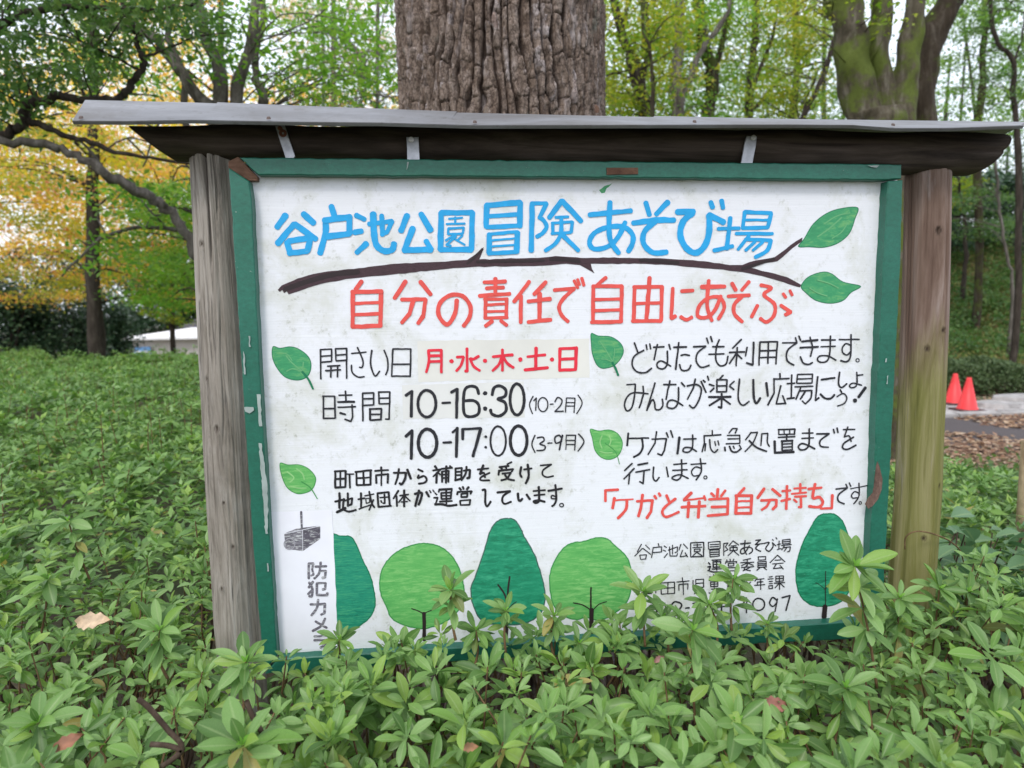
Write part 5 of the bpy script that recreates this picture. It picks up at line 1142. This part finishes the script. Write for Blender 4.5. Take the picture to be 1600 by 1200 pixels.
def hedge_top(x, y):
    h = .755+.035*np.sin(x*2.3+1)*np.sin(y*1.9+.5)+.025*np.sin(x*5.1+y*3.7)+.02*np.sin(x*9.3-y*7.1)
    h = h+(.045*np.sin(x*3.7+y*2.9)*np.sin(y*4.3-x*1.7)+.03*np.sin(x*7.9+1)*np.sin(y*6.7))*ss(.3, 1.2, y)*ss(.9, .2, x)
    h = h+.065*ss(1.12, 1.3, x)*ss(1.9, 1.6, x)*ss(0, -.06, y)*ss(-.5, -.25, y)
    front = ss(.05, -.35, y)                       # a little higher between board and camera
    h = h+.035*front+.02*ss(.1, .8, x)*ss(1.4, 1.0, x)*ss(.05, -.1, y)
    right = ss(1.25, 1.9, x)*ss(-.1, .5, y)
    h = h-right*(.10+.10*ss(.4, 2.6, y))
    h = h-.16*np.exp(-(((x+.42)/.16)**2+((y+.52)/.13)**2))-.14*np.exp(-(((x-1.02)/.18)**2+((y+.42)/.06)**2))-.05*np.exp(-(((x+.2)/.1)**2+((y+.12)/.15)**2))
    return h
def in_field(x, y):
    a = (x < 1.7) & (y > -1.05) & (y < 11.9-2.55*ss(-7.2, -5.0, x)+.2*np.sin(x*1.3)) & ~((x > .75+.12*y) & (y > .6))
    b = (x >= 1.1) & (x < 5.5) & (y > -1.05) & (y < 2.0+.35*np.sin(x*3))
    c = ~((np.abs(y-.02) < .09) & (x > -.1) & (x < 1.42))
    d = (x-.62)**2+(y-1.42)**2 > .33
    return (a | b) & c & d
def rosettes(C, nl, T, mat_scale, seed, up=(.15, .55), lowmul=1.0):
    """C (n,4): position and size of each whorl -> arrays for scatter"""
    r0 = np.random.default_rng(seed); n = len(C)
    k = np.repeat(np.arange(n), nl); i = np.tile(np.arange(nl), n)
    yaw = r0.uniform(0, 6.28, n)[k]+i*2.39996+r0.normal(0, .18, len(k))
    t = (i+.5)/nl                                     # 0 inner and upright .. 1 outer
    pitch = np.radians(62)*(1-t)**1.3+np.radians(2)+r0.normal(0, .22, len(k))
    lean_a = r0.uniform(0, 6.28, n); lean = r0.uniform(0, .45, n)
    pitch += (lean[k]*np.cos(yaw-lean_a[k]))
    size = C[k, 3]*(.45+.6*np.minimum(1, t*1.9))*r0.uniform(.8, 1.15, len(k))
    base = C[k, :3]+np.stack([np.cos(yaw)*.004, np.sin(yaw)*.004, -t*C[k, 3]*.45], 1)
    return base, yaw, pitch, r0.normal(0, .28, len(k)), size, k
def candidates(x0, x1, y0, y1, dens, seed, dmin, dmax, margin=260):
    r0 = np.random.default_rng(seed); n = int((x1-x0)*(y1-y0)*dens)
    x = r0.uniform(x0, x1, n); y = r0.uniform(y0, y1, n)
    z = hedge_top(x, y)
    d = np.hypot(x-EYE[0], y-EYE[1])
    q = proj(np.stack([x, y, z], 1))
    ok = in_field(x, y) & (d >= dmin) & (d < dmax) & (q[:, 2] > .2) & (q[:, 0] > -margin) & (q[:, 0] < 1600+margin) & (q[:, 1] < 1200+margin*1.4)
    hid = (y > .12) & (q[:, 0] > 450) & (q[:, 0] < 1320) & (d > 1.9)
    keep = ok & ~(hid & (r0.uniform(0, 1, n) > .25))
    return x[keep], y[keep], z[keep], d[keep], r0

hedge = thing('azalea_hedge', 'dense low green azalea planting filling the foreground and the field left of the board', 'hedge', loc=(0, -.4, 0))
# near whorls, three storeys deep
x, y, z, d, r0 = candidates(-2.2, 3.2, -1.05, 1.6, 600, 201, 0, 2.1)
n = len(x); lay = r0.choice([0, 1, 2, 3], n, p=[.36, .26, .22, .16])
z = z-lay*.06+r0.normal(0, .022, n)
size = r0.uniform(.024, .052, n)*np.where(y < -.15, 1.08, 1)
# nothing pokes through the board, and the line just in front of it stays low enough to leave the writing free
nb = (y > -.32) & (y < -.05) & (x > -.06) & (x < 1.4); z = np.where(nb, np.minimum(z, .778+.024*ss(.12, .4, x)+.014*np.sin(x*9)), z)
ex = 150; x = np.concatenate([x, r0.uniform(-.1, 1.42, ex)]); y = np.concatenate([y, r0.uniform(-.33, -.07, ex)]); z = np.concatenate([z, r0.uniform(.56, .74, ex)]); size = np.concatenate([size, r0.uniform(.028, .046, ex)]); lay = np.concatenate([lay, np.ones(ex, int)]); n += ex
size = np.where((y > -.12) & (y < 0), np.minimum(size, .038), size)
C = np.stack([x, y, z, size], 1); tl = np.where(y < .1, .42, .15)+r0.normal(0, .22, n)
P, yaw, pit, rol, sz, k = rosettes(C, 9, None, 1, 202)
tk = tl[k]
tip = P+np.stack([np.cos(yaw)*np.cos(pit), np.sin(yaw)*np.cos(pit), np.sin(pit)], 1)*sz[:, None]
lim = (P[:, 0] > -.08) & (P[:, 0] < 1.40)
ok = ~(lim & (((P[:, 1] < 0) & (tip[:, 1] > -.032)) | ((P[:, 1] > 0) & (tip[:, 1] < .03))) & (tip[:, 2] > .66))
for (cx, cy) in ((-.055, .045), (1.405, .05)): ok &= np.hypot(tip[:, 0]-cx, tip[:, 1]-cy) > .052
ok &= np.linalg.norm(P-EYE, axis=1) > .34
P, yaw, pit, rol, sz, k, tk = (a[ok] for a in (P, yaw, pit, rol, sz, k, tk))
pz = proj(P); vis = (pz[:, 0] > 0) & (pz[:, 0] < 1600) & (pz[:, 1] > 0) & (pz[:, 1] < 1200) & (lay[k] == 0)
big = np.where(vis, sz/pz[:, 2], 0); order = np.argsort(-big); single = np.zeros(len(P), bool); single[order[:300]] = True
typ = np.random.default_rng(5).integers(0, 3, len(P)); tint = (np.random.default_rng(6).uniform(0, 1, n)[k]*.75+np.random.default_rng(7).normal(.1, .1, len(P))) % 1
Vs, Fs, Ts = [], [], []; off = 0
for q in range(3):
    s_ = (~single) & (typ == q); V, F, kk = scatter(LEAF0[q], P[s_], yaw[s_], pit[s_], rol[s_], sz[s_], tk[s_])
    Vs.append(V); Fs.append(F+off); off += len(V); Ts.append(np.repeat(tint[s_], kk))
part('foliage', np.concatenate(Vs), np.concatenate(Fs), AZ, hedge, True, {'tint': ('FACE', np.concatenate(Ts)), 'rib': ('POINT', np.tile(RIB, off//27))}, kind='stuff')
LME = []
for q in range(3):
    me = mesh_np('leaf', LEAF0[q][0], LEAF0[q][1], True, {'tint': ('FACE', np.zeros(len(LEAF0[q][1]))), 'rib': ('POINT', RIB)}); me.materials.append(AZ); LME.append(me)
def leaf_obj(P_, yaw_, pit_, rol_, s_, root, me, name='leaf', tilt=0):
    M = tilt_mat(tilt) @ euler_mats(np.array([yaw_]), np.array([pit_]), np.array([rol_]))[0]
    o = bpy.data.objects.new(name, me); COL.objects.link(o); o.parent = root
    W = Matrix.Identity(4)
    for a in range(3):
        for b_ in range(3): W[a][b_] = M[a][b_]*s_
        W[a][3] = P_[a]-root.location[a]
    o.matrix_basis = W; return o
for q in np.where(single)[0]: leaf_obj(P[q], yaw[q], pit[q], rol[q], sz[q], hedge, LME[typ[q]], tilt=tk[q])
# stems under the near whorls
mb = MB(); rs = np.random.default_rng(208)
for c in C[::2]:
    if abs(c[1]) < .1 and -.1 < c[0] < 1.42: continue
    b_ = c[:3]+[rs.normal(0, .05), rs.normal(0, .05), -rs.uniform(.10, .30)]; mid = (c[:3]+b_)/2+rs.normal(0, .012, 3)
    V, F = tube([b_, mid, c[:3]], [.0026, .0019, .0013], 4, False); mb.add(V, F)
V, F = mb.get(); part('stems', V, F, STEM, hedge, True, kind='stuff')
mb = MB()
for q in range(420):
    x_, y_ = rs.uniform(-1.6, 2.6), rs.uniform(-1.0, 1.0)
    if abs(y_) < .1: continue
    p = np.array([x_, y_, 0.]); top = p+[rs.normal(0, .14), rs.normal(0, .14), rs.uniform(.5, .68)]
    if abs(top[1]) < .12 and -.1 < top[0] < 1.42: continue
    V, F = tube(smooth_path([p, (p+top)/2+rs.normal(0, .04, 3), top], 3), np.linspace(.008, .003, 7), 5, False); mb.add(V, F)
for pts_ in ([(215, 1092), (232, 1105), (262, 1140), (285, 1170), (250, 1200)], [(235, 1163), (262, 1165), (285, 1172)], [(385, 1095), (395, 1120), (410, 1150), (400, 1180)]):
    V, F = tube(smooth_path([at(a, b_, -.45)-[0, 0, .0] for a, b_ in pts_], 4), .004, 6, False); mb.add(V, F)
V, F = mb.get(); part('twigs', V, F, TWIGM, hedge, True, kind='stuff')

# middle distance
x, y, z, d, r0 = candidates(-6, 5.6, -.9, 6.2, 560, 211, 2.1, 4.8)
n = len(x); lay = r0.choice([0, 1, 2], n, p=[.5, .3, .2]); z = z-lay*.06+r0.normal(0, .022, n)
C = np.stack([x, y, z, r0.uniform(.040, .062, n)], 1)
P, yaw, pit, rol, sz, k = rosettes(C, 8, None, 1, 212)
leaf_cloud('foliage', LEAF1, P, yaw, pit, rol, sz, AZ, hedge, (r0.uniform(0, 1, n)[k]*.75+r0.normal(.1, .1, len(P))) % 1, kind='stuff')
x, y, z, d, r0 = candidates(-13, 1.2, 2, 12.4, 300, 221, 4.8, 17)
n = len(x); z = z-r0.choice([0, .07], n, p=[.65, .35])+r0.normal(0, .03, n)
C = np.stack([x, y, z, r0.uniform(.05, .08, n)], 1)
P, yaw, pit, rol, sz, k = rosettes(C, 7, None, 1, 222)
leaf_cloud('foliage', LEAF2, P, yaw, pit, rol, sz, AZ, hedge, (r0.uniform(0, 1, n)[k]*.75+r0.normal(.1, .1, len(P))) % 1, kind='stuff')
# ragged taller shoots over the left field
x, y, z, d, r0 = candidates(-9, .2, .3, 12, 15, 231, 1.8, 14)
mb = MB(); Cs = []
for a in range(len(x)):
    h = r0.uniform(.03, .19); l = r0.normal(0, .03, 2); p0 = np.array([x[a], y[a], z[a]-.1]); p1 = np.array([x[a]+l[0], y[a]+l[1], z[a]+h])
    V, F = tube([p0, (p0+p1)/2+r0.normal(0, .006, 3), p1], [.003, .0025, .0015], 4, False); mb.add(V, F)
    for t_ in (1, .72, .45): Cs.append([*(p0*(1-t_)+p1*t_), r0.uniform(.045, .062)*(1 if t_ == 1 else .85)])
V, F = mb.get(); part('shoot_stems', V, F, STEM, hedge, True, kind='stuff')
C = np.array(Cs); P, yaw, pit, rol, sz, k = rosettes(C, 6, None, 1, 233)
leaf_cloud('shoot_leaves', LEAF1, P, yaw, pit, rol, sz, AZ, hedge, (r0.uniform(0, 1, len(C))[k]*.5+.3+r0.normal(0, .1, len(P))) % 1, kind='stuff')

# ---- single azalea shoots that stand up in front of the board and at the picture's edge
def shoot(label, tip_px, Y, foot_px, leafmm, nl, seed, tiers=3, new=True):
    r0 = np.random.default_rng(seed)
    top = at(*tip_px, Y); foot = at(*foot_px, Y-.01); foot[2] = min(foot[2], top[2]-.05)
    t = thing('azalea_shoot', label, 'plant', 'azalea shoots standing above the hedge', loc=tuple(map(float, foot)))
    P = smooth_path([foot, foot*.5+top*.5+r0.normal(0, .004, 3), top], 5)
    V, F = tube(P, np.linspace(.0027, .0016, len(P)), 7, True, .05, seed); part('stem', V, F, STEM, t, True)
    i = 0; tlt = r0.uniform(.35, .65)
    for tier in range(tiers+1):
        c = P[-1]*(1-tier*.17)+P[0]*tier*.17
        m_ = nl+1 if tier == 0 else max(5, nl*2//3)
        for j in range(m_):
            i += 1; tt = (j+.5)/m_
            ya = i*2.39996+r0.normal(0, .15)
            if Y > -.1 and math.sin(ya) > .6 and top[2] > .7 and tier == 0: ya = -ya
            pt = math.radians(60)*(1-tt)**1.2+math.radians(-6 if tier == 0 else -16)+r0.normal(0, .24)
            s = leafmm/1000*1.14*(.55+.5*min(1, tt*1.7))*r0.uniform(.85, 1.1)*(1 if tier == 0 else .85)
            leaf_obj(c+np.array([math.cos(ya), math.sin(ya), 0])*.002, ya, pt, r0.normal(0, .25), s, t, LME[int(r0.integers(0, 3))], tilt=tlt)
    if new:
        for j in range(3): leaf_obj(P[-1], j*2.1+r0.uniform(0, 1), 1.15, 0, leafmm/1000*.32, t, NEWL, 'bud_leaf', tilt=tlt)
NEWL = LME[0].copy(); NEWL.name = 'bud_leaf'; NEWL.materials.clear(); NEWL.materials.append(AZ_NEW)
for a in (
    ('tallest azalea shoot overlapping the dark painted tree at the board\'s lower right', (1335, 885), -.27, (1370, 1075), 60, 11, 301, 3),
    ('azalea shoot with round leaves right of the pale round painted tree', (1003, 925), -.15, (1008, 1010), 48, 9, 302, 2),
    ('azalea shoot overlapping the first round painted tree', (704, 922), -.16, (712, 1000), 44, 10, 303, 2),
    ('azalea shoot with dark leaves covering the middle of the address lines', (1146, 905), -.13, (1143, 985), 42, 9, 304, 3),
    ('azalea shoot hiding the middle of the telephone number', (1108, 945), -.15, (1120, 1010), 42, 9, 305, 2),
    ('azalea shoot in front of the foot of the right post', (1468, 920), -.10, (1455, 1060), 52, 9, 306, 3),
    ('azalea shoot just left of the right post foot, below the frame corner', (1405, 935), -.16, (1400, 1050), 50, 9, 331, 3),
    ('azalea shoot with spread leaves right of the right post foot', (1512, 925), -.10, (1505, 1050), 48, 9, 332, 3),
    ('azalea shoot with long stem low in front of the right part of the board', (1082, 985), -.30, (1086, 1130), 52, 9, 307, 2),
    ('azalea shoot by the foot of the dark teal painted tree', (744, 985), -.14, (742, 1040), 38, 9, 308, 2),
    ('azalea shoot between the dark and the pale painted trees', (866, 962), -.13, (866, 1030), 38, 9, 309, 2),
    ('azalea shoot beside the first digits of the telephone number', (1036, 965), -.12, (1045, 1020), 38, 8, 310, 2),
    ('small azalea shoot under the last digits of the telephone number', (1198, 975), -.12, (1200, 1030), 30, 7, 311, 2),
    ('azalea shoot covering the last letter on the paper strip', (530, 1000), -.12, (528, 1050), 36, 9, 312, 2),
    ('azalea shoot at the foot of the left post and the frame corner', (384, 1035), -.26, (380, 1110), 46, 10, 313, 2),
    ('azalea shoot in front of the stem of the dark teal painted tree', (790, 955), -.14, (790, 1020), 40, 8, 314, 2),
    ('azalea shoot low before the pale round painted tree, near its left edge', (905, 1005), -.18, (905, 1060), 38, 9, 315, 2),
    ('azalea shoot rising from the hedge left of the left post', (250, 985), -.15, (262, 1060), 48, 10, 316, 3),
    ('tall azalea shoot with a brown stem in the middle of the left field', (107, 815), .35, (140, 905), 58, 8, 317, 4),
    ('azalea shoot with pale upright leaves near the left edge', (75, 905), .15, (62, 1000), 52, 9, 318, 3),
    ('azalea shoot with large leaves at the bottom edge left of the middle', (380, 1165), -.48, (385, 1240), 62, 9, 319, 1),
    ('azalea shoot with large leaves at the bottom edge right of the middle', (1150, 1130), -.44, (1140, 1220), 56, 10, 320, 2),
    ('azalea shoot at the lower right corner', (1555, 1120), -.38, (1570, 1230), 62, 9, 321, 2),
    ('azalea shoot with a pale stem at the bottom edge left of the large right shoot', (1320, 1075), -.36, (1300, 1190), 52, 9, 322, 2),
    ('azalea shoot rising at the right edge in front of the broad-leaved bush', (1590, 985), -.2, (1600, 1090), 50, 9, 323, 3),
    ('azalea shoot in the lower left corner', (60, 1130), -.30, (50, 1230), 56, 10, 324, 2),
):
    shoot(*a)

# ---- broad-leaved bush right of the right post
BROAD = leaf_mat('broad_leaves', Lf((0, (.07, .15, .065)), (.4, (.10, .19, .09)), (.75, (.14, .24, .12)), (1, (.09, .18, .075))), .25, .45, .35)
bush = thing('broad_leaved_bush', 'bush with broad pointed dull green leaves to the right of the right post', 'bush', loc=(1.75, .25, 0))
rb = np.random.default_rng(333); me_b = mesh_np('leaf', *leaf_template(0, .55, .18, .35), True, {'tint': ('FACE', np.zeros(16)), 'rib': ('POINT', RIB)}); me_b.materials.append(BROAD)
mb = MB()
for q in range(26):
    px, py = rb.uniform(1480, 1680), rb.uniform(820, 960); c = at(px, py, rb.uniform(.05, .6)); b_ = np.array([c[0]+rb.normal(0, .12), c[1]+rb.normal(0, .1), 0.2])
    V, F = tube(smooth_path([b_, (b_+c)/2+rb.normal(0, .03, 3), c], 3), np.linspace(.004, .0018, 7), 5, False); mb.add(V, F)
    for j in range(7):
        ya = j*2.4+rb.uniform(0, 1); leaf_obj(c-[0, 0, .025*j]+rb.normal(0, .01, 3), ya, rb.normal(.0, .3), rb.normal(0, .3), rb.uniform(.055, .10), bush, me_b)
V, F = mb.get(); part('stems', V, F, TWIGM, bush, True, kind='stuff')
# a long arching tendril
vine = MB(); V, F = tube(smooth_path([at(1414, 858, -.02), at(1415, 840, -.03), at(1428, 831, -.04), at(1450, 832, -.03), at(1480, 843, .0), at(1500, 860, .05), at(1506, 880, .1), at(1520, 925, .15), at(1550, 950, .15), at(1575, 975, .15)], 5), .0016, 6); vine.add(V, F)
V, F = vine.get(); o = link('tendril', mesh_np('tendril', V, F, True), STEM, label='thin dry tendril arching past the foot of the right post', cat='vine')
stk = thing('wooden_stake', 'pale tan wooden stake cut off by the right edge of the picture', 'stake', loc=(float(at(1598, 870, .75)[0]), .75, 0))
c0 = at(1600, 880, .75); c1 = at(1612, 690, .75)
V, F = tube([[c0[0]-.015, .75, -.05], c0, (c0+c1)/2, c1], [.034, .033, .032, .030], 16, True, .03, 3)
part('shaft', V, F, bark_mat('tan_wood', (.16, .11, .06), (.36, .28, .17), (.46, .38, .26), scale=18, bmp=.3), stk, True)

# ---- clipped hedge, slope plants, litter
CLIP = leaf_mat('clipped_hedge_leaves', Lf((0, (.05, .085, .035)), (.5, (.085, .13, .05)), (1, (.12, .16, .07))), .2, .5, .3)
def mound(label, px0, px1, py0, py1, Yt, n, seed, leafm=CLIP, leaf=.05):
    a = at(px0, py1, Yt); b_ = at(px1, py1, Yt); top = at((px0+px1)/2, py0, Yt)[2]; cx = (a[0]+b_[0])/2; z0 = gz(cx, Yt)
    hw = (b_[0]-a[0])/2; r0 = np.random.default_rng(seed)
    u = r0.uniform(-1, 1, n); v = r0.uniform(0, math.pi, n); s = r0.uniform(.86, 1.02, n)+.04*np.sin(u*11)+.03*np.sin(v*9)
    prof = (1-np.abs(u)**5)**.5
    P = np.stack([cx+u*hw, Yt+np.cos(v)*.62*prof*s, z0+np.sin(v)**.55*(top-z0)*prof*s*(1+.05*np.sin(u*7))], 1)
    t = thing('clipped_hedge', label, 'hedge', loc=(cx, Yt, z0))
    leaf_cloud('foliage', LEAF2, P, r0.uniform(0, 6.28, n), r0.normal(.3, .5, n), r0.normal(0, .6, n), leaf*r0.uniform(.6, 1.3, n), leafm, t, kind='stuff')
    mb = MB()
    for k in range(26):
        x_ = cx+r0.uniform(-.85, .85)*hw; p = [x_, Yt+r0.normal(0, .15), z0-.05]; q = [x_+r0.normal(0, .1), Yt+r0.normal(0, .25), z0+(top-z0)*.8]
        V, F = tube([p, q], [.015, .006], 5, False); mb.add(V, F)
    V, F = mb.get(); part('stems', V, F, TWIGM, t, True, kind='stuff')
mound('low clipped hedge with a rounded top behind the two red cones', 1435, 1594, 563, 617, 8.7, 22000, 401)
SLOPE = leaf_mat('slope_ground_cover', Lf((0, (.09, .13, .04)), (.3, (.17, .22, .07)), (.5, (.27, .29, .10)), (.68, (.34, .30, .12)), (.8, (.26, .17, .09)), (1, (.15, .17, .06))), .35, .6, .2)
def cover(name, label, n, xr, yr, leafm, leaf, hgt, seed, cond=None, lie=False, cl=26, sp=.16):
    r0 = np.random.default_rng(seed); k = n//cl
    cx, cy = r0.uniform(*xr, k), r0.uniform(*yr, k); i = np.repeat(np.arange(k), cl); m_ = len(i)
    x = cx[i]+r0.normal(0, sp, m_); y = cy[i]+r0.normal(0, sp, m_)
    if cond is not None: ok = cond(x, y); x, y, i = x[ok], y[ok], i[ok]; m_ = len(x)
    hh = r0.uniform(.2, 1, k)[i]*hgt*r0.uniform(.1, 1, m_)
    z = ground_z(x, y)+(r0.uniform(.008, .02, m_) if lie else hh)
    tint = (r0.uniform(0, 1, k)[i]+r0.normal(0, .12, m_)) % 1
    return leaf_cloud(name, LEAF2, np.stack([x, y, z], 1), r0.uniform(0, 6.28, m_), r0.normal(0, .15, m_) if lie else r0.normal(.25, .5, m_), r0.normal(0, .2 if lie else .6, m_), leaf*r0.uniform(.6, 1.4, m_), leafm, None, tint, kind='stuff', label=label, cat='leaves' if lie else 'ground cover')
cover('ground_cover', 'yellowish green undergrowth covering the slope on the right', 150000, (3.5, 16), (9.9, 19), SLOPE, .075, .22, 411)
cover('ground_cover', 'darker leafy tufts dotted over the slope on the right', 60000, (4, 16), (9.9, 16), GREEN_M, .085, .55, 412, cl=110, sp=.2)
LITTER = leaf_mat('dry_fallen_leaves', Lf((0, (.26, .15, .09)), (.3, (.46, .32, .21)), (.5, (.62, .48, .36)), (.65, (.30, .17, .11)), (.8, (.18, .10, .07)), (1, (.40, .24, .15))), .15, .8, .1)
cover('leaf_litter', 'dry tan leaves strewn over the road and its verge', 15000, (1.6, 12), (4.4, 6.7), LITTER, .075, 0, 421, lie=True, cl=5, sp=.25, cond=lambda x, y: (np.sin(x*1.7+y*2.3)+np.sin(x*.9-y*3.1)*.8+np.where(y < 4.9, 1.6, 0)) > .1)
cover('leaf_litter', 'thick carpet of dry leaves on the near side of the road', 30000, (1.3, 9), (1.8, 4.6), LITTER, .052, 0, 422, lie=True, cl=5, sp=.25)
cover('leaf_litter', 'scattered dry leaves along the foot of the slope', 6000, (2.5, 14), (7.3, 9.5), LITTER, .07, 0, 423, lie=True, cl=5, sp=.25)
0 and cover('leaf_litter', 'dark fallen leaves under the azaleas', 9000, (-2.5, 3), (-1, 2.2), LITTER, .05, 0, 424, lie=True, cl=5, sp=.25)
cover('weeds', 'small leafy weeds on the near side of the road', 7000, (2, 6.5), (2.2, 3.6), GREEN_M, .06, .30, 425, cl=60, sp=.12)

# ---- withered leaves caught on the azaleas
def fallen(label, px, py, Y, s, seed, col):
    r0 = np.random.default_rng(seed); xs = np.linspace(0, 1, 9); V = []
    for i, x_ in enumerate(xs):
        w = math.sin(math.pi*min(1, x_*1.02+.02))**.7*.26*(1+.18*math.sin(i*2.7))
        for q, u in enumerate((-1, -.5, 0, .5, 1)): V.append((x_-.5, u*w, .10*u*u+.08*math.sin(x_*5+u)+r0.normal(0, .012)))
    F = [(i*5+j, i*5+j+1, i*5+j+6, i*5+j+5) for i in range(8) for j in range(4)]
    M = tilt_mat(.75) @ euler_mats(np.array([r0.uniform(-.5, .5)]), np.array([.15]), np.array([0.]))[0]
    p = at(px, py, Y); V = np.array(V) @ M.T*s
    m, nt, b, out = mat_new('withered_leaf'); nz = noise_tex(nt, coords(nt), 60, 5)
    nt.links.new(ramp(nt, nz, [(.35, tuple(c*.6 for c in col)), (.65, col)]), b.inputs['Base Color']); b.inputs['Roughness'].default_value = .7
    me = mesh_np('fallen_leaf', V, F, True); link('fallen_leaf', me, m, label=label, cat='leaf', loc=tuple(map(float, p)))
fallen('curled pale tan leaf lying on the azaleas left of the left post', 147, 972, -.12, .062, 1, (.62, .46, .30))
fallen('reddish brown withered leaf low in front of the board\'s right half', 1212, 1102, -.36, .048, 2, (.36, .15, .11))
fallen('dark pink withered leaf standing up below the pale round painted tree', 1030, 1030, -.24, .022, 3, (.34, .17, .15))
fallen('small brown withered leaf near the bottom left corner', 108, 1160, -.42, .040, 4, (.30, .13, .07))
fallen('tiny tan withered leaf at the bottom centre', 735, 1168, -.40, .026, 5, (.50, .26, .14))

# ================================================================= cones and hut
CONE = plain_mat('cone_red_plastic', (.80, .045, .05), .45, var=.12, scale=8, bmp=.05); CONE_B = plain_mat('cone_base_dark', (.07, .035, .035), .7)
def cone(label, px, py, Y, hpx, group):
    c = at(px, py, Y); c[2] = max(c[2], gz(c[0], c[1])); h = hpx*(Y+1.36)/FPX; n = 28
    t = thing('traffic_cone', label, 'traffic cone', group, loc=tuple(map(float, c)))
    a = np.arange(n)*2*math.pi/n; prof = [(.130, .03), (.126, .045), (.116, .05), (.030, h-.02), (.027, h), (.018, h), (.014, h-.05)]
    V = np.concatenate([np.stack([c[0]+np.cos(a)*r, c[1]+np.sin(a)*r, np.full(n, c[2]+z)], 1) for r, z in prof])
    F = [[r*n+i, r*n+(i+1) % n, (r+1)*n+(i+1) % n, (r+1)*n+i] for r in range(len(prof)-1) for i in range(n)]
    part('cone_body', V, F, CONE, t, True)
    mb = MB(); s = .165; P = [(-s, -s+.03), (-s+.03, -s), (s-.03, -s), (s, -s+.03), (s, s-.03), (s-.03, s), (-s+.03, s), (-s, s-.03)]
    A = np.array([[c[0]+x, c[1]+y, c[2]] for x, y in P]+[[c[0]+x, c[1]+y, c[2]+.03] for x, y in P]+[[c[0]+x*.85, c[1]+y*.85, c[2]+.036] for x, y in P])
    mb.add(A, [[i, (i+1) % 8, 8+(i+1) % 8, 8+i] for i in range(8)]+[[8+i, 8+(i+1) % 8, 16+(i+1) % 8, 16+i] for i in range(8)]+[list(range(16, 24))])
    V, F = mb.get(); part('cone_base', V, F, CONE_B, t)
cone('left red traffic cone, slightly farther back on the kerb', 1490, 632, 7.38, 53, 'red traffic cones')
cone('right red traffic cone, nearer and in front of its neighbour', 1511, 643, 6.80, 58, 'red traffic cones')

Y = 36.; hut = thing('park_hut', 'pale low hut with a white roof far off beyond the azaleas', 'building', loc=tuple(map(float, [at(250, 555, Y)[0], Y, gz(at(250, 555, Y)[0], Y)])))
z0 = gz(at(250, 555, Y)[0], Y)-.2; e0 = at(196, 531, Y); e1 = at(330, 533, Y); ez = e0[2]; rz = at(265, 516, Y)[2]
WALL = plain_mat('hut_wall', (.60, .55, .52), .8, var=.06, scale=3, bmp=.1); ROOFW = plain_mat('hut_roof', (.80, .78, .78), .6, var=.08, scale=4, bmp=.1)
x0 = at(208, 545, Y)[0]; x1 = at(330, 545, Y)[0]+1
mb = MB(); mb.box((x0, Y, z0), (x1, Y+5, ez)); V, F = mb.get(); part('wall', V, F, WALL, hut)
mb = MB(); A = [(e0[0], Y-.6, ez), (x1+.6, Y-.6, ez), (x1+.6, Y+5.6, ez), (e0[0], Y+5.6, ez)]; A += [(x, y_, z+.12) for x, y_, z in A]; A += [(e0[0]+3.0, Y+2.5, rz+.15), (x1-1.5, Y+2.5, rz+.15)]
mb.add(A, [(0, 3, 2, 1), (0, 1, 5, 4), (1, 2, 6, 5), (2, 3, 7, 6), (3, 0, 4, 7), (4, 5, 9, 8), (5, 6, 9), (6, 7, 8, 9), (7, 4, 8)]); V, F = mb.get(); part('roof', V, F, ROOFW, hut)
w0 = at(260, 545, Y)[0]; mb = MB(); mb.box((w0, Y-.03, z0+.2), (w0+1.0, Y-.004, z0+2.0)); V, F = mb.get(); part('door', V, F, plain_mat('hut_door', (.10, .11, .10), .6), hut)
p0, p1 = at(211, 542, Y-.1), at(237, 557, Y-.1)
van = thing('blue_sign', 'blue and white panel standing against the wall of the pale hut', 'sign', loc=(float((p0[0]+p1[0])/2), Y-.15, z0))
mb = MB(); mb.box((p0[0], Y-.20, p1[2]), (p1[0], Y-.14, p0[2])); V, F = mb.get(); part('panel', V, F, plain_mat('blue_panel', (.16, .34, .62), .4, var=.3, scale=5), van)
mb = MB(); mb.box((p0[0]+.05, Y-.215, p1[2]+.18), (p1[0]-.05, Y-.205, p1[2]+.30)); V, F = mb.get(); part('stripe', V, F, ROOFW, van)
for xx_ in (p0[0]+.1, p1[0]-.1):
    mb = MB(); mb.box((xx_-.03, Y-.19, z0), (xx_+.03, Y-.15, p1[2])); V, F = mb.get(); part('leg', V, F, CONE_B, van)
q0, q1 = at(286, 511, 22), at(345, 500, 22)
arb = thing('dark_shelter', 'small dark-roofed shelter peeping out beside the left post', 'shelter', loc=(float(q1[0]), 22, gz(q1[0], 22)))
mb = MB(); A = [(q0[0], 21.4, q0[2]), (q1[0]+1, 21.4, q0[2]-.02), (q1[0]+1, 23.5, q0[2]), (q0[0], 23.5, q0[2])]; A += [(q0[0]+.35, 22.2, q1[2]+.05), (q1[0]+.6, 22.2, q1[2]+.05), (q1[0]+.6, 22.6, q1[2]+.05), (q0[0]+.35, 22.6, q1[2]+.05)]
mb.add(A, [(0, 3, 2, 1), (0, 1, 5, 4), (1, 2, 6, 5), (2, 3, 7, 6), (3, 0, 4, 7), (4, 5, 6, 7)]); V, F = mb.get(); part('roof', V, F, plain_mat('dark_roof', (.05, .042, .05), .6), arb)
for xx_ in (q0[0]+.5, q1[0]+.5):
    mb = MB(); mb.box((xx_-.06, 22.3, gz(xx_, 22.3)-.1), (xx_+.06, 22.42, q0[2])); V, F = mb.get(); part('post', V, F, BARK_DARK, arb)
